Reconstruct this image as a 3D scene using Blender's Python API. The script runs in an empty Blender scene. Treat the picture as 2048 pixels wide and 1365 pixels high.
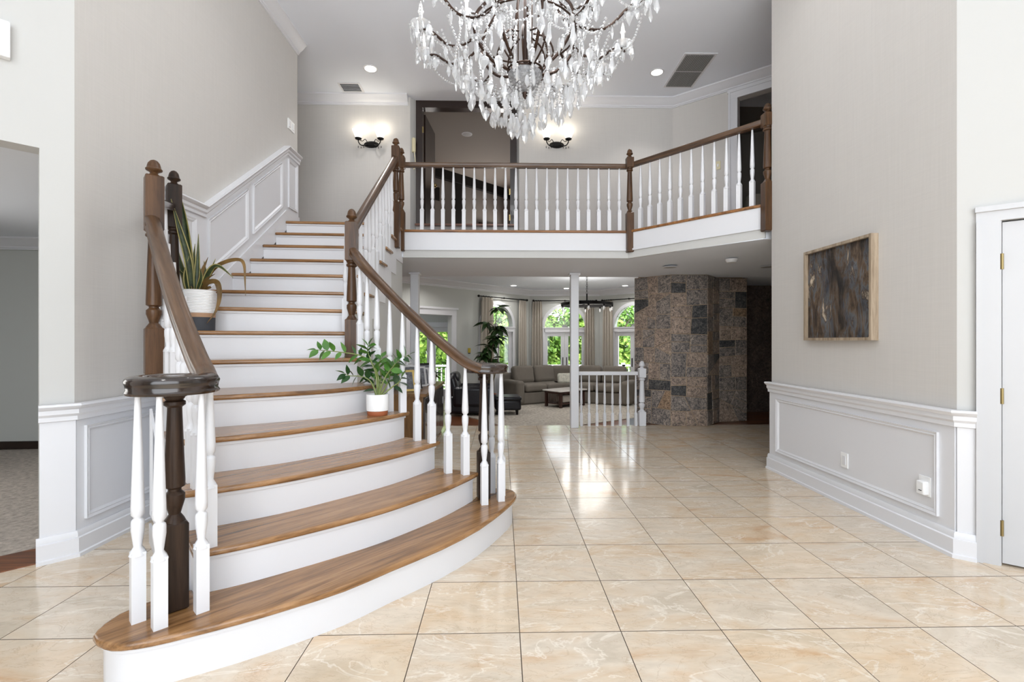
import bpy, math, random
from mathutils import Vector, Matrix
R = random.Random(7)
PI = math.pi
scene = bpy.context.scene
col = scene.collection

# ------------------------------------------------------------------ camera, world, light, exposure
CAMH = 1.285
F_PX = 957.0
YAW = math.atan(21 / F_PX)
cam = bpy.data.objects.new('camera', bpy.data.cameras.new('camera'))
cam.data.sensor_width = 36.0
cam.data.sensor_fit = 'HORIZONTAL'
cam.data.lens = F_PX / 2048 * 36.0
cam.data.clip_start = 0.05
cam.data.clip_end = 300
cam.location = (0, 0, CAMH)
cam.rotation_euler = (PI / 2, 0, -YAW)
col.objects.link(cam)
scene.camera = cam

world = bpy.data.worlds.new('sky')
scene.world = world
world.use_nodes = True
wn = world.node_tree.nodes
wn['Background'].inputs['Color'].default_value = (0.86, 0.93, 1.0, 1)
wn['Background'].inputs['Strength'].default_value = 2.6

sun = bpy.data.objects.new('sun', bpy.data.lights.new('sun', 'SUN'))
sun.data.energy = 3.6
sun.data.angle = 0.05
sun.data.color = (1.0, 0.95, 0.86)
sun.rotation_euler = (math.radians(38), 0, math.radians(-28))
col.objects.link(sun)


def area(name, loc, rot, sx, sy, power, color=(1, 1, 1)):
    l = bpy.data.lights.new(name, 'AREA')
    l.shape = 'RECTANGLE'
    l.size = sx
    l.size_y = sy
    l.energy = power
    l.color = color
    o = bpy.data.objects.new(name, l)
    o.location = loc
    o.rotation_euler = rot
    col.objects.link(o)
    return o


# daylight entering through the entrance window behind the camera and through the upper room's window
area('entrance_daylight', (0.3, -2.15, 2.6), (PI / 2, 0, 0), 5.6, 4.2, 50, (0.955, 0.98, 1.0))
area('upper_room_daylight', (.15, 11.6, 3.42), (PI / 2, 0, PI * .76), .6, .6, 42, (1.0, 0.97, 0.93))
area('side_room_area_lamp', (-5.4, 3.4, 1.5), (PI / 2, 0, -PI / 2), 1.6, 1.6, 14, (1.0, 0.98, 0.95))  # area lamp inside the side room; no window is modelled there

scene.view_settings.view_transform = 'Standard'
scene.view_settings.look = 'None'
scene.view_settings.gamma = 1.0
scene.view_settings.use_curve_mapping = False
scene.view_settings.exposure = 0.48

# ------------------------------------------------------------------ materials


def new_mat(name):
    m = bpy.data.materials.new(name)
    m.use_nodes = True
    nt = m.node_tree
    return m, nt, nt.nodes['Principled BSDF']


def S(c):
    return tuple(((x / 255) / 12.92 if x / 255 < 0.04045 else ((x / 255 + 0.055) / 1.055) ** 2.4) for x in c) + (1,)


def plain(name, rgb, rough=0.5, metal=0.0, bump=0.0, bscale=60, var=0.0, vscale=8, coat=0.0, spec=0.5):
    m, nt, b = new_mat(name)
    c = S(rgb)
    b.inputs['Roughness'].default_value = rough
    b.inputs['Metallic'].default_value = metal
    b.inputs['Coat Weight'].default_value = coat
    b.inputs['Specular IOR Level'].default_value = spec
    b.inputs['Base Color'].default_value = c
    if var or bump:
        tc = nt.nodes.new('ShaderNodeTexCoord')
        n = nt.nodes.new('ShaderNodeTexNoise')
        n.inputs['Scale'].default_value = vscale if var else bscale
        n.inputs['Detail'].default_value = 5
        nt.links.new(tc.outputs['Object'], n.inputs['Vector'])
        if var:
            r = nt.nodes.new('ShaderNodeValToRGB')
            r.color_ramp.elements[0].position = 0.3
            r.color_ramp.elements[1].position = 0.7
            r.color_ramp.elements[0].color = tuple(x * (1 - var) for x in c[:3]) + (1,)
            r.color_ramp.elements[1].color = tuple(min(1, x * (1 + var)) for x in c[:3]) + (1,)
            nt.links.new(n.outputs['Fac'], r.inputs['Fac'])
            nt.links.new(r.outputs['Color'], b.inputs['Base Color'])
        if bump:
            n2 = nt.nodes.new('ShaderNodeTexNoise')
            n2.inputs['Scale'].default_value = bscale
            n2.inputs['Detail'].default_value = 3
            nt.links.new(tc.outputs['Object'], n2.inputs['Vector'])
            bp = nt.nodes.new('ShaderNodeBump')
            bp.inputs['Strength'].default_value = bump
            bp.inputs['Distance'].default_value = 0.01
            nt.links.new(n2.outputs['Fac'], bp.inputs['Height'])
            nt.links.new(bp.outputs['Normal'], b.inputs['Normal'])
    return m


def ramp(nt, stops):
    r = nt.nodes.new('ShaderNodeValToRGB')
    e = r.color_ramp.elements
    e[0].position, e[0].color = stops[0][0], stops[0][1]
    e[1].position, e[1].color = stops[-1][0], stops[-1][1]
    for p, c in stops[1:-1]:
        x = e.new(p)
        x.color = c
    return r


def mapping(nt, scale, rand=0.0, coord='Object', rot=(0, 0, 0)):
    tc = nt.nodes.new('ShaderNodeTexCoord')
    mp = nt.nodes.new('ShaderNodeMapping')
    mp.inputs['Scale'].default_value = scale
    mp.inputs['Rotation'].default_value = rot
    src = tc.outputs[coord]
    if rand:
        oi = nt.nodes.new('ShaderNodeObjectInfo')
        vm = nt.nodes.new('ShaderNodeVectorMath')
        vm.operation = 'MULTIPLY_ADD'
        vm.inputs[1].default_value = (rand, rand * 1.7, rand * 0.6)
        nt.links.new(oi.outputs['Random'], vm.inputs[0])
        nt.links.new(src, vm.inputs[2])
        src = vm.outputs[0]
    nt.links.new(src, mp.inputs['Vector'])
    return mp


def noise(nt, vec, scale, detail=6, dist=0.0, rough=0.55):
    n = nt.nodes.new('ShaderNodeTexNoise')
    n.inputs['Scale'].default_value = scale
    n.inputs['Detail'].default_value = detail
    n.inputs['Distortion'].default_value = dist
    n.inputs['Roughness'].default_value = rough
    nt.links.new(vec.outputs['Vector'], n.inputs['Vector'])
    return n


def mixc(nt, fac, a, b, mode='MIX'):
    m = nt.nodes.new('ShaderNodeMix')
    m.data_type = 'RGBA'
    m.blend_type = mode
    if isinstance(fac, float):
        m.inputs[0].default_value = fac
    else:
        nt.links.new(fac, m.inputs[0])
    for i, v in ((6, a), (7, b)):
        if isinstance(v, tuple):
            m.inputs[i].default_value = v
        else:
            nt.links.new(v, m.inputs[i])
    return m.outputs[2]


def wood(name, light, mid, dark, rough=0.3, axis='X', scale=1.0, coat=0.15, rand=3.0, spec=0.5):
    m, nt, b = new_mat(name)
    b.inputs['Specular IOR Level'].default_value = spec
    sc = {'X': (0.9, 14, 14), 'Y': (14, 0.9, 14), 'Z': (14, 14, 0.9)}[axis]
    mp = mapping(nt, tuple(x * scale for x in sc), rand)
    n1 = noise(nt, mp, 1.1, 6, 1.3)
    n2 = noise(nt, mp, 6.0, 5, 0.3, 0.7)
    r1 = ramp(nt, [(0.3, S(dark)), (0.47, S(mid)), (0.68, S(light))])
    nt.links.new(n1.outputs['Fac'], r1.inputs['Fac'])
    r2 = ramp(nt, [(0.33, (0.55, 0.5, 0.45, 1)), (0.55, (1, 1, 1, 1))])
    nt.links.new(n2.outputs['Fac'], r2.inputs['Fac'])
    out = mixc(nt, 0.75, r1.outputs['Color'], r2.outputs['Color'], 'MULTIPLY')
    nt.links.new(out, b.inputs['Base Color'])
    b.inputs['Roughness'].default_value = rough
    b.inputs['Coat Weight'].default_value = coat
    b.inputs['Coat Roughness'].default_value = 0.12
    bp = nt.nodes.new('ShaderNodeBump')
    bp.inputs['Strength'].default_value = 0.08
    bp.inputs['Distance'].default_value = 0.004
    nt.links.new(n2.outputs['Fac'], bp.inputs['Height'])
    nt.links.new(bp.outputs['Normal'], b.inputs['Normal'])
    return m


def marble(name, rand):
    m, nt, b = new_mat(name)
    mp = mapping(nt, (1.0, 2.3, 1), rand, rot=(0, 0, 0.75))
    n1 = noise(nt, mp, 1.5, 7, 1.1, 0.6)
    n2 = noise(nt, mp, 1.0, 6, 1.9, 0.58)
    n3 = noise(nt, mp, 3.2, 9, 1.6, 0.65)
    n4 = noise(nt, mp, 9.0, 4, 0.8, 0.6)
    r1 = ramp(nt, [(0.30, S((208, 176, 144))), (0.41, S((218, 198, 173))), (0.53, S((222, 208, 189))), (0.70, S((202, 188, 168)))])
    nt.links.new(n1.outputs['Fac'], r1.inputs['Fac'])
    # each tile leans a little towards peach or cream
    oi = nt.nodes.new('ShaderNodeObjectInfo')
    tr_ = ramp(nt, [(0.0, (1.0, 0.95, 0.88, 1)), (0.5, (1, 1, 1, 1)), (1.0, (0.95, 0.955, 0.96, 1))])
    nt.links.new(oi.outputs['Random'], tr_.inputs['Fac'])
    c0 = mixc(nt, 0.9, r1.outputs['Color'], tr_.outputs['Color'], 'MULTIPLY')
    vr = ramp(nt, [(0.485, (0, 0, 0, 1)), (0.5, (0.65, 0.65, 0.65, 1)), (0.515, (0, 0, 0, 1))])
    nt.links.new(n2.outputs['Fac'], vr.inputs['Fac'])
    c1 = mixc(nt, vr.outputs['Color'], c0, S((238, 230, 217)))
    dr = ramp(nt, [(0.485, (0, 0, 0, 1)), (0.5, (0.42, 0.42, 0.42, 1)), (0.512, (0, 0, 0, 1))])
    nt.links.new(n3.outputs['Fac'], dr.inputs['Fac'])
    c2 = mixc(nt, dr.outputs['Color'], c1, S((178, 152, 124)))
    fr4 = ramp(nt, [(0.3, (0.93, 0.92, 0.91, 1)), (0.7, (1.03, 1.03, 1.03, 1))])
    nt.links.new(n4.outputs['Fac'], fr4.inputs['Fac'])
    nt.links.new(mixc(nt, 1.0, c2, fr4.outputs['Color'], 'MULTIPLY'), b.inputs['Base Color'])
    b.inputs['Roughness'].default_value = 0.12
    b.inputs['Specular IOR Level'].default_value = 0.75
    return m


def granite(name, tint):
    m, nt, b = new_mat(name)
    mp = mapping(nt, (1.0, 1.0, 1.0), 5.0, rot=(0.5, 0.3, 0.8))
    n1 = noise(nt, mp, 13, 8, 3.2, 0.78)
    n2 = noise(nt, mp, 4, 5, 1.5, 0.6)
    r1 = ramp(nt, [(0.38, S(tint[0])), (0.47, S(tint[1])), (0.55, S(tint[2])), (0.68, S(tint[3]))])
    nt.links.new(n1.outputs['Fac'], r1.inputs['Fac'])
    r2 = ramp(nt, [(0.35, (0.55, 0.55, 0.57, 1)), (0.65, (1.1, 1.05, 1.0, 1))])
    nt.links.new(n2.outputs['Fac'], r2.inputs['Fac'])
    c = mixc(nt, 0.8, r1.outputs['Color'], r2.outputs['Color'], 'MULTIPLY')
    nt.links.new(c, b.inputs['Base Color'])
    b.inputs['Roughness'].default_value = 0.45
    bp = nt.nodes.new('ShaderNodeBump')
    bp.inputs['Strength'].default_value = 0.35
    bp.inputs['Distance'].default_value = 0.01
    nt.links.new(n1.outputs['Fac'], bp.inputs['Height'])
    nt.links.new(bp.outputs['Normal'], b.inputs['Normal'])
    return m


def wallpaper(name, rgb):
    m, nt, b = new_mat(name)
    a = mapping(nt, (60, 60, 1.3))
    c_ = mapping(nt, (2.5, 2.5, 90))
    n1 = noise(nt, a, 2, 2)
    n2 = noise(nt, c_, 2, 2)
    add = nt.nodes.new('ShaderNodeMath')
    nt.links.new(n1.outputs['Fac'], add.inputs[0])
    nt.links.new(n2.outputs['Fac'], add.inputs[1])
    c = S(rgb)
    r = ramp(nt, [(0.3, tuple(x * 0.965 for x in c[:3]) + (1,)), (0.7, tuple(x * 1.03 for x in c[:3]) + (1,))])
    hv = nt.nodes.new('ShaderNodeMath')
    hv.operation = 'MULTIPLY'
    hv.inputs[1].default_value = 0.5
    nt.links.new(add.outputs[0], hv.inputs[0])
    nt.links.new(hv.outputs[0], r.inputs['Fac'])
    nt.links.new(r.outputs['Color'], b.inputs['Base Color'])
    b.inputs['Roughness'].default_value = 0.75
    return m


def emit(name, rgb, strength):
    m, nt, b = new_mat(name)
    b.inputs['Base Color'].default_value = (0.9, 0.9, 0.88, 1)
    b.inputs['Emission Color'].default_value = S(rgb)
    b.inputs['Emission Strength'].default_value = strength
    return m


def crystal(name, tr=0.45):
    m = bpy.data.materials.new(name)
    m.use_nodes = True
    nt = m.node_tree
    nt.nodes.clear()
    o = nt.nodes.new('ShaderNodeOutputMaterial')
    t = nt.nodes.new('ShaderNodeBsdfTransparent')
    g = nt.nodes.new('ShaderNodeBsdfGlossy')
    g.inputs['Roughness'].default_value = 0.06
    d = nt.nodes.new('ShaderNodeBsdfTranslucent')
    d.inputs['Color'].default_value = (0.95, 0.96, 0.98, 1)
    d2 = nt.nodes.new('ShaderNodeBsdfDiffuse')
    d2.inputs['Color'].default_value = (0.95, 0.96, 0.97, 1)
    a = nt.nodes.new('ShaderNodeMixShader')
    nt.links.new(d.outputs[0], a.inputs[1])
    nt.links.new(d2.outputs[0], a.inputs[2])
    b = nt.nodes.new('ShaderNodeMixShader')
    b.inputs[0].default_value = 0.5
    nt.links.new(a.outputs[0], b.inputs[1])
    nt.links.new(g.outputs[0], b.inputs[2])
    c = nt.nodes.new('ShaderNodeMixShader')
    c.inputs[0].default_value = 1 - tr
    nt.links.new(t.outputs[0], c.inputs[1])
    nt.links.new(b.outputs[0], c.inputs[2])
    nt.links.new(c.outputs[0], o.inputs['Surface'])
    return m


def pane_glass(name):
    m = bpy.data.materials.new(name)
    m.use_nodes = True
    nt = m.node_tree
    nt.nodes.clear()
    o = nt.nodes.new('ShaderNodeOutputMaterial')
    t = nt.nodes.new('ShaderNodeBsdfTransparent')
    g = nt.nodes.new('ShaderNodeBsdfGlossy')
    g.inputs['Roughness'].default_value = 0.02
    f = nt.nodes.new('ShaderNodeFresnel')
    f.inputs['IOR'].default_value = 1.35
    c = nt.nodes.new('ShaderNodeMixShader')
    nt.links.new(f.outputs[0], c.inputs[0])
    nt.links.new(t.outputs[0], c.inputs[1])
    nt.links.new(g.outputs[0], c.inputs[2])
    nt.links.new(c.outputs[0], o.inputs['Surface'])
    return m


def leafmat(name, a, b_, rough=0.35, scale=3):
    m, nt, b = new_mat(name)
    mp = mapping(nt, (scale, scale, scale), 9.0)
    n = noise(nt, mp, 2, 3)
    r = ramp(nt, [(0.3, S(a)), (0.7, S(b_))])
    nt.links.new(n.outputs['Fac'], r.inputs['Fac'])
    nt.links.new(r.outputs['Color'], b.inputs['Base Color'])
    b.inputs['Roughness'].default_value = rough
    b.inputs['Subsurface Weight'].default_value = 0.0
    return m


def painting_mat():
    m, nt, b = new_mat('abstract_painting')
    mp = mapping(nt, (1, 7.0, 1.9))
    n1 = noise(nt, mp, 1.5, 10, 0.5, 0.7)
    r1 = ramp(nt, [(0.32, S((20, 20, 24))), (0.42, S((52, 42, 36))), (0.49, S((96, 80, 64))), (0.55, S((92, 100, 110))), (0.60, S((66, 50, 38))), (0.68, S((200, 190, 174)))])
    nt.links.new(n1.outputs['Fac'], r1.inputs['Fac'])
    mp2 = mapping(nt, (1, 3.4, 1.6))
    n2 = noise(nt, mp2, 1.8, 5, 0.4, 0.6)
    r2 = ramp(nt, [(0.38, (0.28, 0.31, 0.40, 1)), (0.5, (0.85, 0.78, 0.70, 1)), (0.64, (1.25, 1.2, 1.15, 1))])
    nt.links.new(n2.outputs['Fac'], r2.inputs['Fac'])
    nt.links.new(mixc(nt, 0.9, r1.outputs['Color'], r2.outputs['Color'], 'MULTIPLY'), b.inputs['Base Color'])
    b.inputs['Roughness'].default_value = 0.55
    bp = nt.nodes.new('ShaderNodeBump')
    bp.inputs['Strength'].default_value = 0.4
    bp.inputs['Distance'].default_value = 0.006
    nt.links.new(n1.outputs['Fac'], bp.inputs['Height'])
    nt.links.new(bp.outputs['Normal'], b.inputs['Normal'])
    return m


M = dict(
    wall=wallpaper('wallpaper_taupe', (206, 202, 197)),
    paint=plain('wall_paint', (200, 199, 196), 0.7),
    sage=plain('living_wall_paint', (196, 197, 192), 0.7),
    white=plain('white_trim', (224, 224, 227), 0.35),
    doorwhite=plain('door_paint', (200, 200, 202), 0.5),
    whitegl=plain('white_gloss', (222, 222, 225), 0.28),
    ceil=plain('ceiling_paint', (238, 242, 249), 0.8),
    oak=wood('oak_tread', (174, 132, 90), (150, 110, 70), (104, 72, 44), 0.22),
    oakend=wood('oak_nosing', (168, 116, 66), (140, 94, 50), (90, 56, 28), 0.3),
    walnut=wood('stained_oak_rail', (104, 77, 54), (86, 62, 42), (60, 42, 28), 0.3, 'X', 1.0, 0.2),
    walnutz=wood('stained_oak_post', (100, 70, 44), (82, 56, 34), (54, 36, 22), 0.36, 'Z', 1.0, 0.05, 3.0, 0.35),
    darkwal=wood('dark_walnut_post', (62, 45, 33), (48, 34, 25), (28, 19, 14), 0.42, 'Z', 1.0, 0.05, 3.0, 0.25),
    darkrail=wood('dark_walnut_volute', (66, 48, 38), (46, 33, 26), (24, 16, 12), 0.15, 'X', 1.0, 0.6),
    marble=marble('beige_marble', 17.0),
    marblebase=marble('beige_marble_far', 0.0),
    grout=plain('grout', (106, 93, 80), 0.9),
    hardwood=wood('hardwood_floor', (140, 84, 48), (112, 64, 36), (70, 38, 20), 0.3),
    ebony=plain('dark_door_stain', (38, 24, 18), 0.3, coat=0.3),
    blackwood=plain('black_crown', (16, 12, 10), 0.6),
    stone_a=granite('granite_grey', ((52, 53, 58), (116, 110, 107), (166, 154, 144), (204, 190, 176))),
    stone_b=granite('granite_pink', ((70, 66, 66), (148, 132, 120), (188, 166, 148), (214, 200, 184))),
    stone_c=granite('granite_dark', ((26, 28, 32), (62, 63, 66), (100, 98, 96), (146, 138, 130))),
    stone_d=granite('granite_rust', ((70, 60, 54), (142, 118, 96), (176, 148, 120), (200, 180, 156))),
    mortar=plain('mortar', (176, 154, 130), 0.9, bump=0.3, bscale=80),
    bronze=plain('bronze', (66, 50, 42), 0.35, 0.75),
    blackmetal=plain('black_iron', (22, 20, 20), 0.45, 0.7),
    brass=plain('aged_brass', (150, 132, 90), 0.3, 0.9),
    crystal=crystal('crystal', 0.30),
    bead=crystal('crystal_bead', 0.15),
    bowl=crystal('cut_glass_bowl', 0.5),
    cutglass=plain('cut_glass', (150, 150, 152), 0.12, bump=0.9, bscale=55, var=0.35, vscale=40),
    candle=plain('candle_sleeve', (246, 244, 240), 0.5),
    bulb=emit('candle_bulb', (255, 250, 242), 1.2),
    shade=emit('sconce_shade', (255, 246, 230), 1.6),
    canlight=emit('recessed_lamp', (255, 250, 240), 6.0),
    canoff=plain('recessed_off', (190, 190, 190), 0.4),
    glass=pane_glass('window_pane'),
    curtain=plain('linen_curtain', (186, 178, 166), 0.9, bump=0.2, bscale=300),
    sofa=plain('grey_sofa_fabric', (112, 105, 96), 0.95, bump=0.25, bscale=350, var=0.08, vscale=4),
    cushion=plain('patterned_cushion', (186, 184, 172), 0.9, var=0.25, vscale=22),
    leather=plain('black_leather', (20, 20, 26), 0.28, bump=0.25, bscale=40),
    tabletop=plain('pale_tabletop', (215, 210, 205), 0.12),
    mahog=plain('mahogany', (58, 34, 26), 0.35),
    rug=plain('rug_pile', (168, 160, 149), 1.0, bump=0.6, bscale=45, var=0.34, vscale=20),
    carpet=plain('side_room_carpet', (176, 166, 156), 1.0, bump=0.6, bscale=50, var=0.28, vscale=24),
    slate=plain('hearth_slate', (62, 64, 70), 0.3, var=0.2),
    painting=painting_mat(),
    goldwood=wood('champagne_frame', (186, 168, 146), (168, 150, 128), (134, 116, 94), 0.45, 'Z'),
    cabwood=wood('cabinet_wood', (150, 112, 70), (132, 96, 58), (100, 70, 40), 0.4, 'Z'),
    cabdark=plain('cabinet_dark_gloss', (74, 66, 64), 0.16, coat=0.5),
    plastic=plain('white_plastic', (240, 240, 240), 0.35),
    ivory=plain('ivory_plastic', (226, 216, 180), 0.4),
    yellow=plain('yellow_plastic', (196, 170, 60), 0.5),
    slot=plain('dark_slot', (40, 40, 42), 0.6),
    pot=plain('white_pot', (240, 240, 240), 0.3),
    terra=plain('terracotta', (158, 88, 52), 0.7),
    greyband=plain('pot_grey_band', (62, 64, 70), 0.7),
    tanband=plain('pot_tan_band', (176, 140, 110), 0.7),
    soil=plain('potting_soil', (44, 34, 26), 1.0, bump=0.6, bscale=90),
    zz=leafmat('zz_leaf', (48, 92, 34), (92, 140, 56)),
    zzdark=leafmat('zz_leaf_dark', (24, 52, 28), (44, 84, 36)),
    zzstem=leafmat('zz_stem', (96, 112, 56), (136, 144, 84)),
    snake=leafmat('snake_leaf', (30, 42, 24), (66, 80, 42), 0.4, 12),
    snakeedge=leafmat('snake_leaf_margin', (150, 142, 84), (176, 162, 100), 0.4),
    snakebrown=leafmat('snake_leaf_dry', (84, 62, 26), (132, 100, 50), 0.5),
    plant=leafmat('house_plant_leaf', (26, 48, 24), (58, 88, 40)),
    stem=plain('plant_stem', (84, 72, 50), 0.8),
    tree=leafmat('tree_leaf', (96, 140, 48), (176, 204, 96), 0.6, 1.2),
    tree2=leafmat('tree_leaf_deep', (70, 116, 44), (136, 176, 80), 0.6, 1.2),
    bark=plain('bark', (96, 84, 72), 0.9, bump=0.5, bscale=20),
    lawn=plain('lawn', (110, 140, 70), 1.0, var=0.2),
    deck=plain('deck_boards', (170, 165, 160), 0.7),
    silver=plain('silver_frame', (176, 176, 178), 0.25, 0.8),
    photo=plain('photo_print', (96, 98, 104), 0.3, var=0.5, vscale=30),
    gold=plain('gold_frame', (196, 170, 104), 0.3, 0.7),
    paper=plain('paper', (236, 238, 242), 0.7),
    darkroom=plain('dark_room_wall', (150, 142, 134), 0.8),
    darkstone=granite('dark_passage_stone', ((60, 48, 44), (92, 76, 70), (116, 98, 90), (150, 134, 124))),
    grillegrey=plain('grille_backing', (98, 98, 96), 0.6),
    vent=plain('vent_slat', (150, 150, 148), 0.5),
)

# ------------------------------------------------------------------ mesh helpers


class MB:
    def __init__(s):
        s.v, s.f, s.m = [], [], []

    def add(s, vs, fs, mi=0):
        o = len(s.v)
        s.v += [tuple(p) for p in vs]
        s.f += [tuple(i + o for i in f) for f in fs]
        s.m += [mi] * len(fs)
        return s

    def box(s, c, d, rz=0.0, mi=0, M_=None):
        x, y, z = d[0] / 2, d[1] / 2, d[2] / 2
        vs = [Vector((a * x, b * y, e * z)) for e in (-1, 1) for b in (-1, 1) for a in (-1, 1)]
        m = Matrix.Rotation(rz, 3, 'Z') if M_ is None else M_
        vs = [m @ p + Vector(c) for p in vs]
        return s.add(vs, [(0, 2, 3, 1), (4, 5, 7, 6), (0, 1, 5, 4), (1, 3, 7, 5), (3, 2, 6, 7), (2, 0, 4, 6)], mi)

    def prism(s, poly, z0, z1, mi=0):
        n = len(poly)
        a = sum(poly[i][0] * poly[(i + 1) % n][1] - poly[(i + 1) % n][0] * poly[i][1] for i in range(n))
        if a < 0:
            poly = poly[::-1]
        vs = [(x, y, z0) for x, y in poly] + [(x, y, z1) for x, y in poly]
        fs = [tuple(range(n))[::-1], tuple(range(n, 2 * n))]
        fs += [(i, (i + 1) % n, n + (i + 1) % n, n + i) for i in range(n)]
        return s.add(vs, fs, mi)

    def prism3(s, poly, ext, mi=0):
        """planar 3d polygon extruded along vector ext"""
        n = len(poly)
        e = Vector(ext)
        vs = [Vector(p) for p in poly] + [Vector(p) + e for p in poly]
        nrm = Vector((0, 0, 0))
        for i in range(n):
            nrm += Vector(poly[i]).cross(Vector(poly[(i + 1) % n]))
        flip = nrm.dot(e) > 0
        b = tuple(range(n))
        fs = [b[::-1] if flip else b, tuple(range(n, 2 * n)) if flip else tuple(range(n, 2 * n))[::-1]]
        for i in range(n):
            j = (i + 1) % n
            fs.append((i, j, n + j, n + i) if flip else (j, i, n + i, n + j))
        return s.add(vs, fs, mi)

    def lathe(s, prof, n=16, c=(0, 0, 0), mi=0, M_=None):
        vs = []
        for r, z in prof:
            for i in range(n):
                a = 2 * PI * i / n
                p = Vector((r * math.cos(a), r * math.sin(a), z))
                if M_ is not None:
                    p = M_ @ p
                vs.append(p + Vector(c))
        fs = []
        for k in range(len(prof) - 1):
            for i in range(n):
                j = (i + 1) % n
                fs.append((k * n + i, k * n + j, (k + 1) * n + j, (k + 1) * n + i))
        fs.append(tuple(range(n))[::-1])
        o = (len(prof) - 1) * n
        fs.append(tuple(range(o, o + n)))
        return s.add(vs, fs, mi)

    def tube(s, path, r, n=8, mi=0, cap=True, up=(0, 0, 1)):
        prof = [(math.cos(2 * PI * i / n), math.sin(2 * PI * i / n)) for i in range(n)]
        rs = r if isinstance(r, (list, tuple)) else [r] * len(path)
        return s.sweep(path, prof, up, rs, mi, cap)

    def sweep(s, path, prof, up=(0, 0, 1), scale=None, mi=0, cap=True, closed=False):
        P = [Vector(p) for p in path]
        n = len(prof)
        N = len(P)
        up = Vector(up)
        vs = []
        for i, p in enumerate(P):
            if closed:
                t = (P[(i + 1) % N] - P[i - 1]).normalized()
                a_, b_ = (P[i] - P[i - 1]).normalized(), (P[(i + 1) % N] - P[i]).normalized()
            else:
                a_ = (P[i] - P[i - 1]).normalized() if i > 0 else (P[1] - P[0]).normalized()
                b_ = (P[i + 1] - P[i]).normalized() if i < N - 1 else a_
                t = (a_ + b_)
                t = t.normalized() if t.length > 1e-6 else a_
            side = t.cross(up)
            if side.length < 1e-4:
                side = t.cross(Vector((0.3, 1, 0.1)))
            side.normalize()
            u = side.cross(t).normalized()
            k = scale[i] if scale else 1.0
            miter = 1.0 / max(0.35, math.sqrt(max(0.0, (1 + a_.dot(b_)) / 2)))
            if scale:
                miter = 1.0
            for x, y in prof:
                vs.append(p + side * x * k * miter + u * y * k)
        fs = []
        last = N if closed else N - 1
        for i in range(last):
            q = (i + 1) % N
            for j in range(n):
                j2 = (j + 1) % n
                fs.append((i * n + j, i * n + j2, q * n + j2, q * n + j))
        if cap and not closed:
            fs.append(tuple(range(n))[::-1])
            fs.append(tuple(range((N - 1) * n, N * n)))
        return s.add(vs, fs, mi)

    def sphere(s, c, r, n=10, m=7, sc=(1, 1, 1), mi=0):
        prof = []
        vs, fs = [], []
        for k in range(1, m):
            a = PI * k / m
            for i in range(n):
                b = 2 * PI * i / n
                vs.append((c[0] + r * sc[0] * math.sin(a) * math.cos(b), c[1] + r * sc[1] * math.sin(a) * math.sin(b), c[2] - r * sc[2] * math.cos(a)))
        for k in range(m - 2):
            for i in range(n):
                j = (i + 1) % n
                fs.append((k * n + i, k * n + j, (k + 1) * n + j, (k + 1) * n + i))
        vs += [(c[0], c[1], c[2] - r * sc[2]), (c[0], c[1], c[2] + r * sc[2])]
        b0, t0 = len(vs) - 2, len(vs) - 1
        for i in range(n):
            j = (i + 1) % n
            fs.append((b0, j, i))
            fs.append((t0, (m - 2) * n + i, (m - 2) * n + j))
        return s.add(vs, fs, mi)

    def mesh(s, name, mats, off=(0, 0, 0), smooth=35, flipfix=False):
        me = bpy.data.meshes.new(name)
        o = Vector(off)
        me.from_pydata([Vector(p) - o for p in s.v], [], s.f)
        for m in (mats if isinstance(mats, (list, tuple)) else [mats]):
            me.materials.append(M[m] if isinstance(m, str) else m)
        if any(s.m):
            me.polygons.foreach_set('material_index', s.m)
        if smooth:
            me.polygons.foreach_set('use_smooth', [True] * len(me.polygons))
            me.update()
            me.set_sharp_from_angle(angle=math.radians(smooth))
        me.update()
        return me


ROOT = {}


def obj(name, me, parent=None, loc=(0, 0, 0), rz=0.0):
    o = bpy.data.objects.new(name, me)
    col.objects.link(o)
    o.location = loc
    o.rotation_euler = (0, 0, rz)
    if parent:
        o.parent = parent
    return o


def wl(o):
    """world origin of a location-only object chain"""
    v = Vector(o.location)
    while o.parent:
        o = o.parent
        v += Vector(o.location)
    return v


def build(mb, name, mats, parent=None, smooth=35, bevel=0.0, seg=2):
    """mesh given in world coordinates; parented without moving"""
    off = wl(parent) if parent else (0, 0, 0)
    o = obj(name, mb.mesh(name, mats, off, smooth), parent)
    if bevel:
        b = o.modifiers.new('bevel', 'BEVEL')
        b.width = bevel
        b.segments = seg
        b.limit_method = 'ANGLE'
        b.angle_limit = math.radians(50)
    return o


def tag(o, label, cat, group=None):
    o['label'] = label
    o['category'] = cat
    if group:
        o['group'] = group
    return o


def thing(name, label, cat, loc=(0, 0, 0), group=None, rz=0.0):
    o = obj(name, None, None, loc, rz)
    o.empty_display_size = 0.1
    return tag(o, label, cat, group)


def struct(o, label=None):
    o['kind'] = 'structure'
    if label:
        o['label'] = label
    return o


def catmull(pts, n=6):
    out = []
    P = [Vector(p) for p in pts]
    P = [2 * P[0] - P[1]] + P + [2 * P[-1] - P[-2]]
    for i in range(1, len(P) - 2):
        a, b, c, d = P[i - 1:i + 3]
        for k in range(n):
            t = k / n
            out.append(0.5 * ((2 * b) + (c - a) * t + (2 * a - 5 * b + 4 * c - d) * t * t + (3 * b - a - 3 * c + d) * t ** 3))
    out.append(P[-2])
    return out


def offset(pl, d):
    """offset a plan polyline to the left of its direction"""
    out = []
    n = len(pl)
    for i, p in enumerate(pl):
        a = Vector(pl[max(0, i - 1)]).to_2d()
        b = Vector(pl[min(n - 1, i + 1)]).to_2d()
        t = (b - a).normalized()
        out.append((p[0] - t.y * d, p[1] + t.x * d))
    return out


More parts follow.
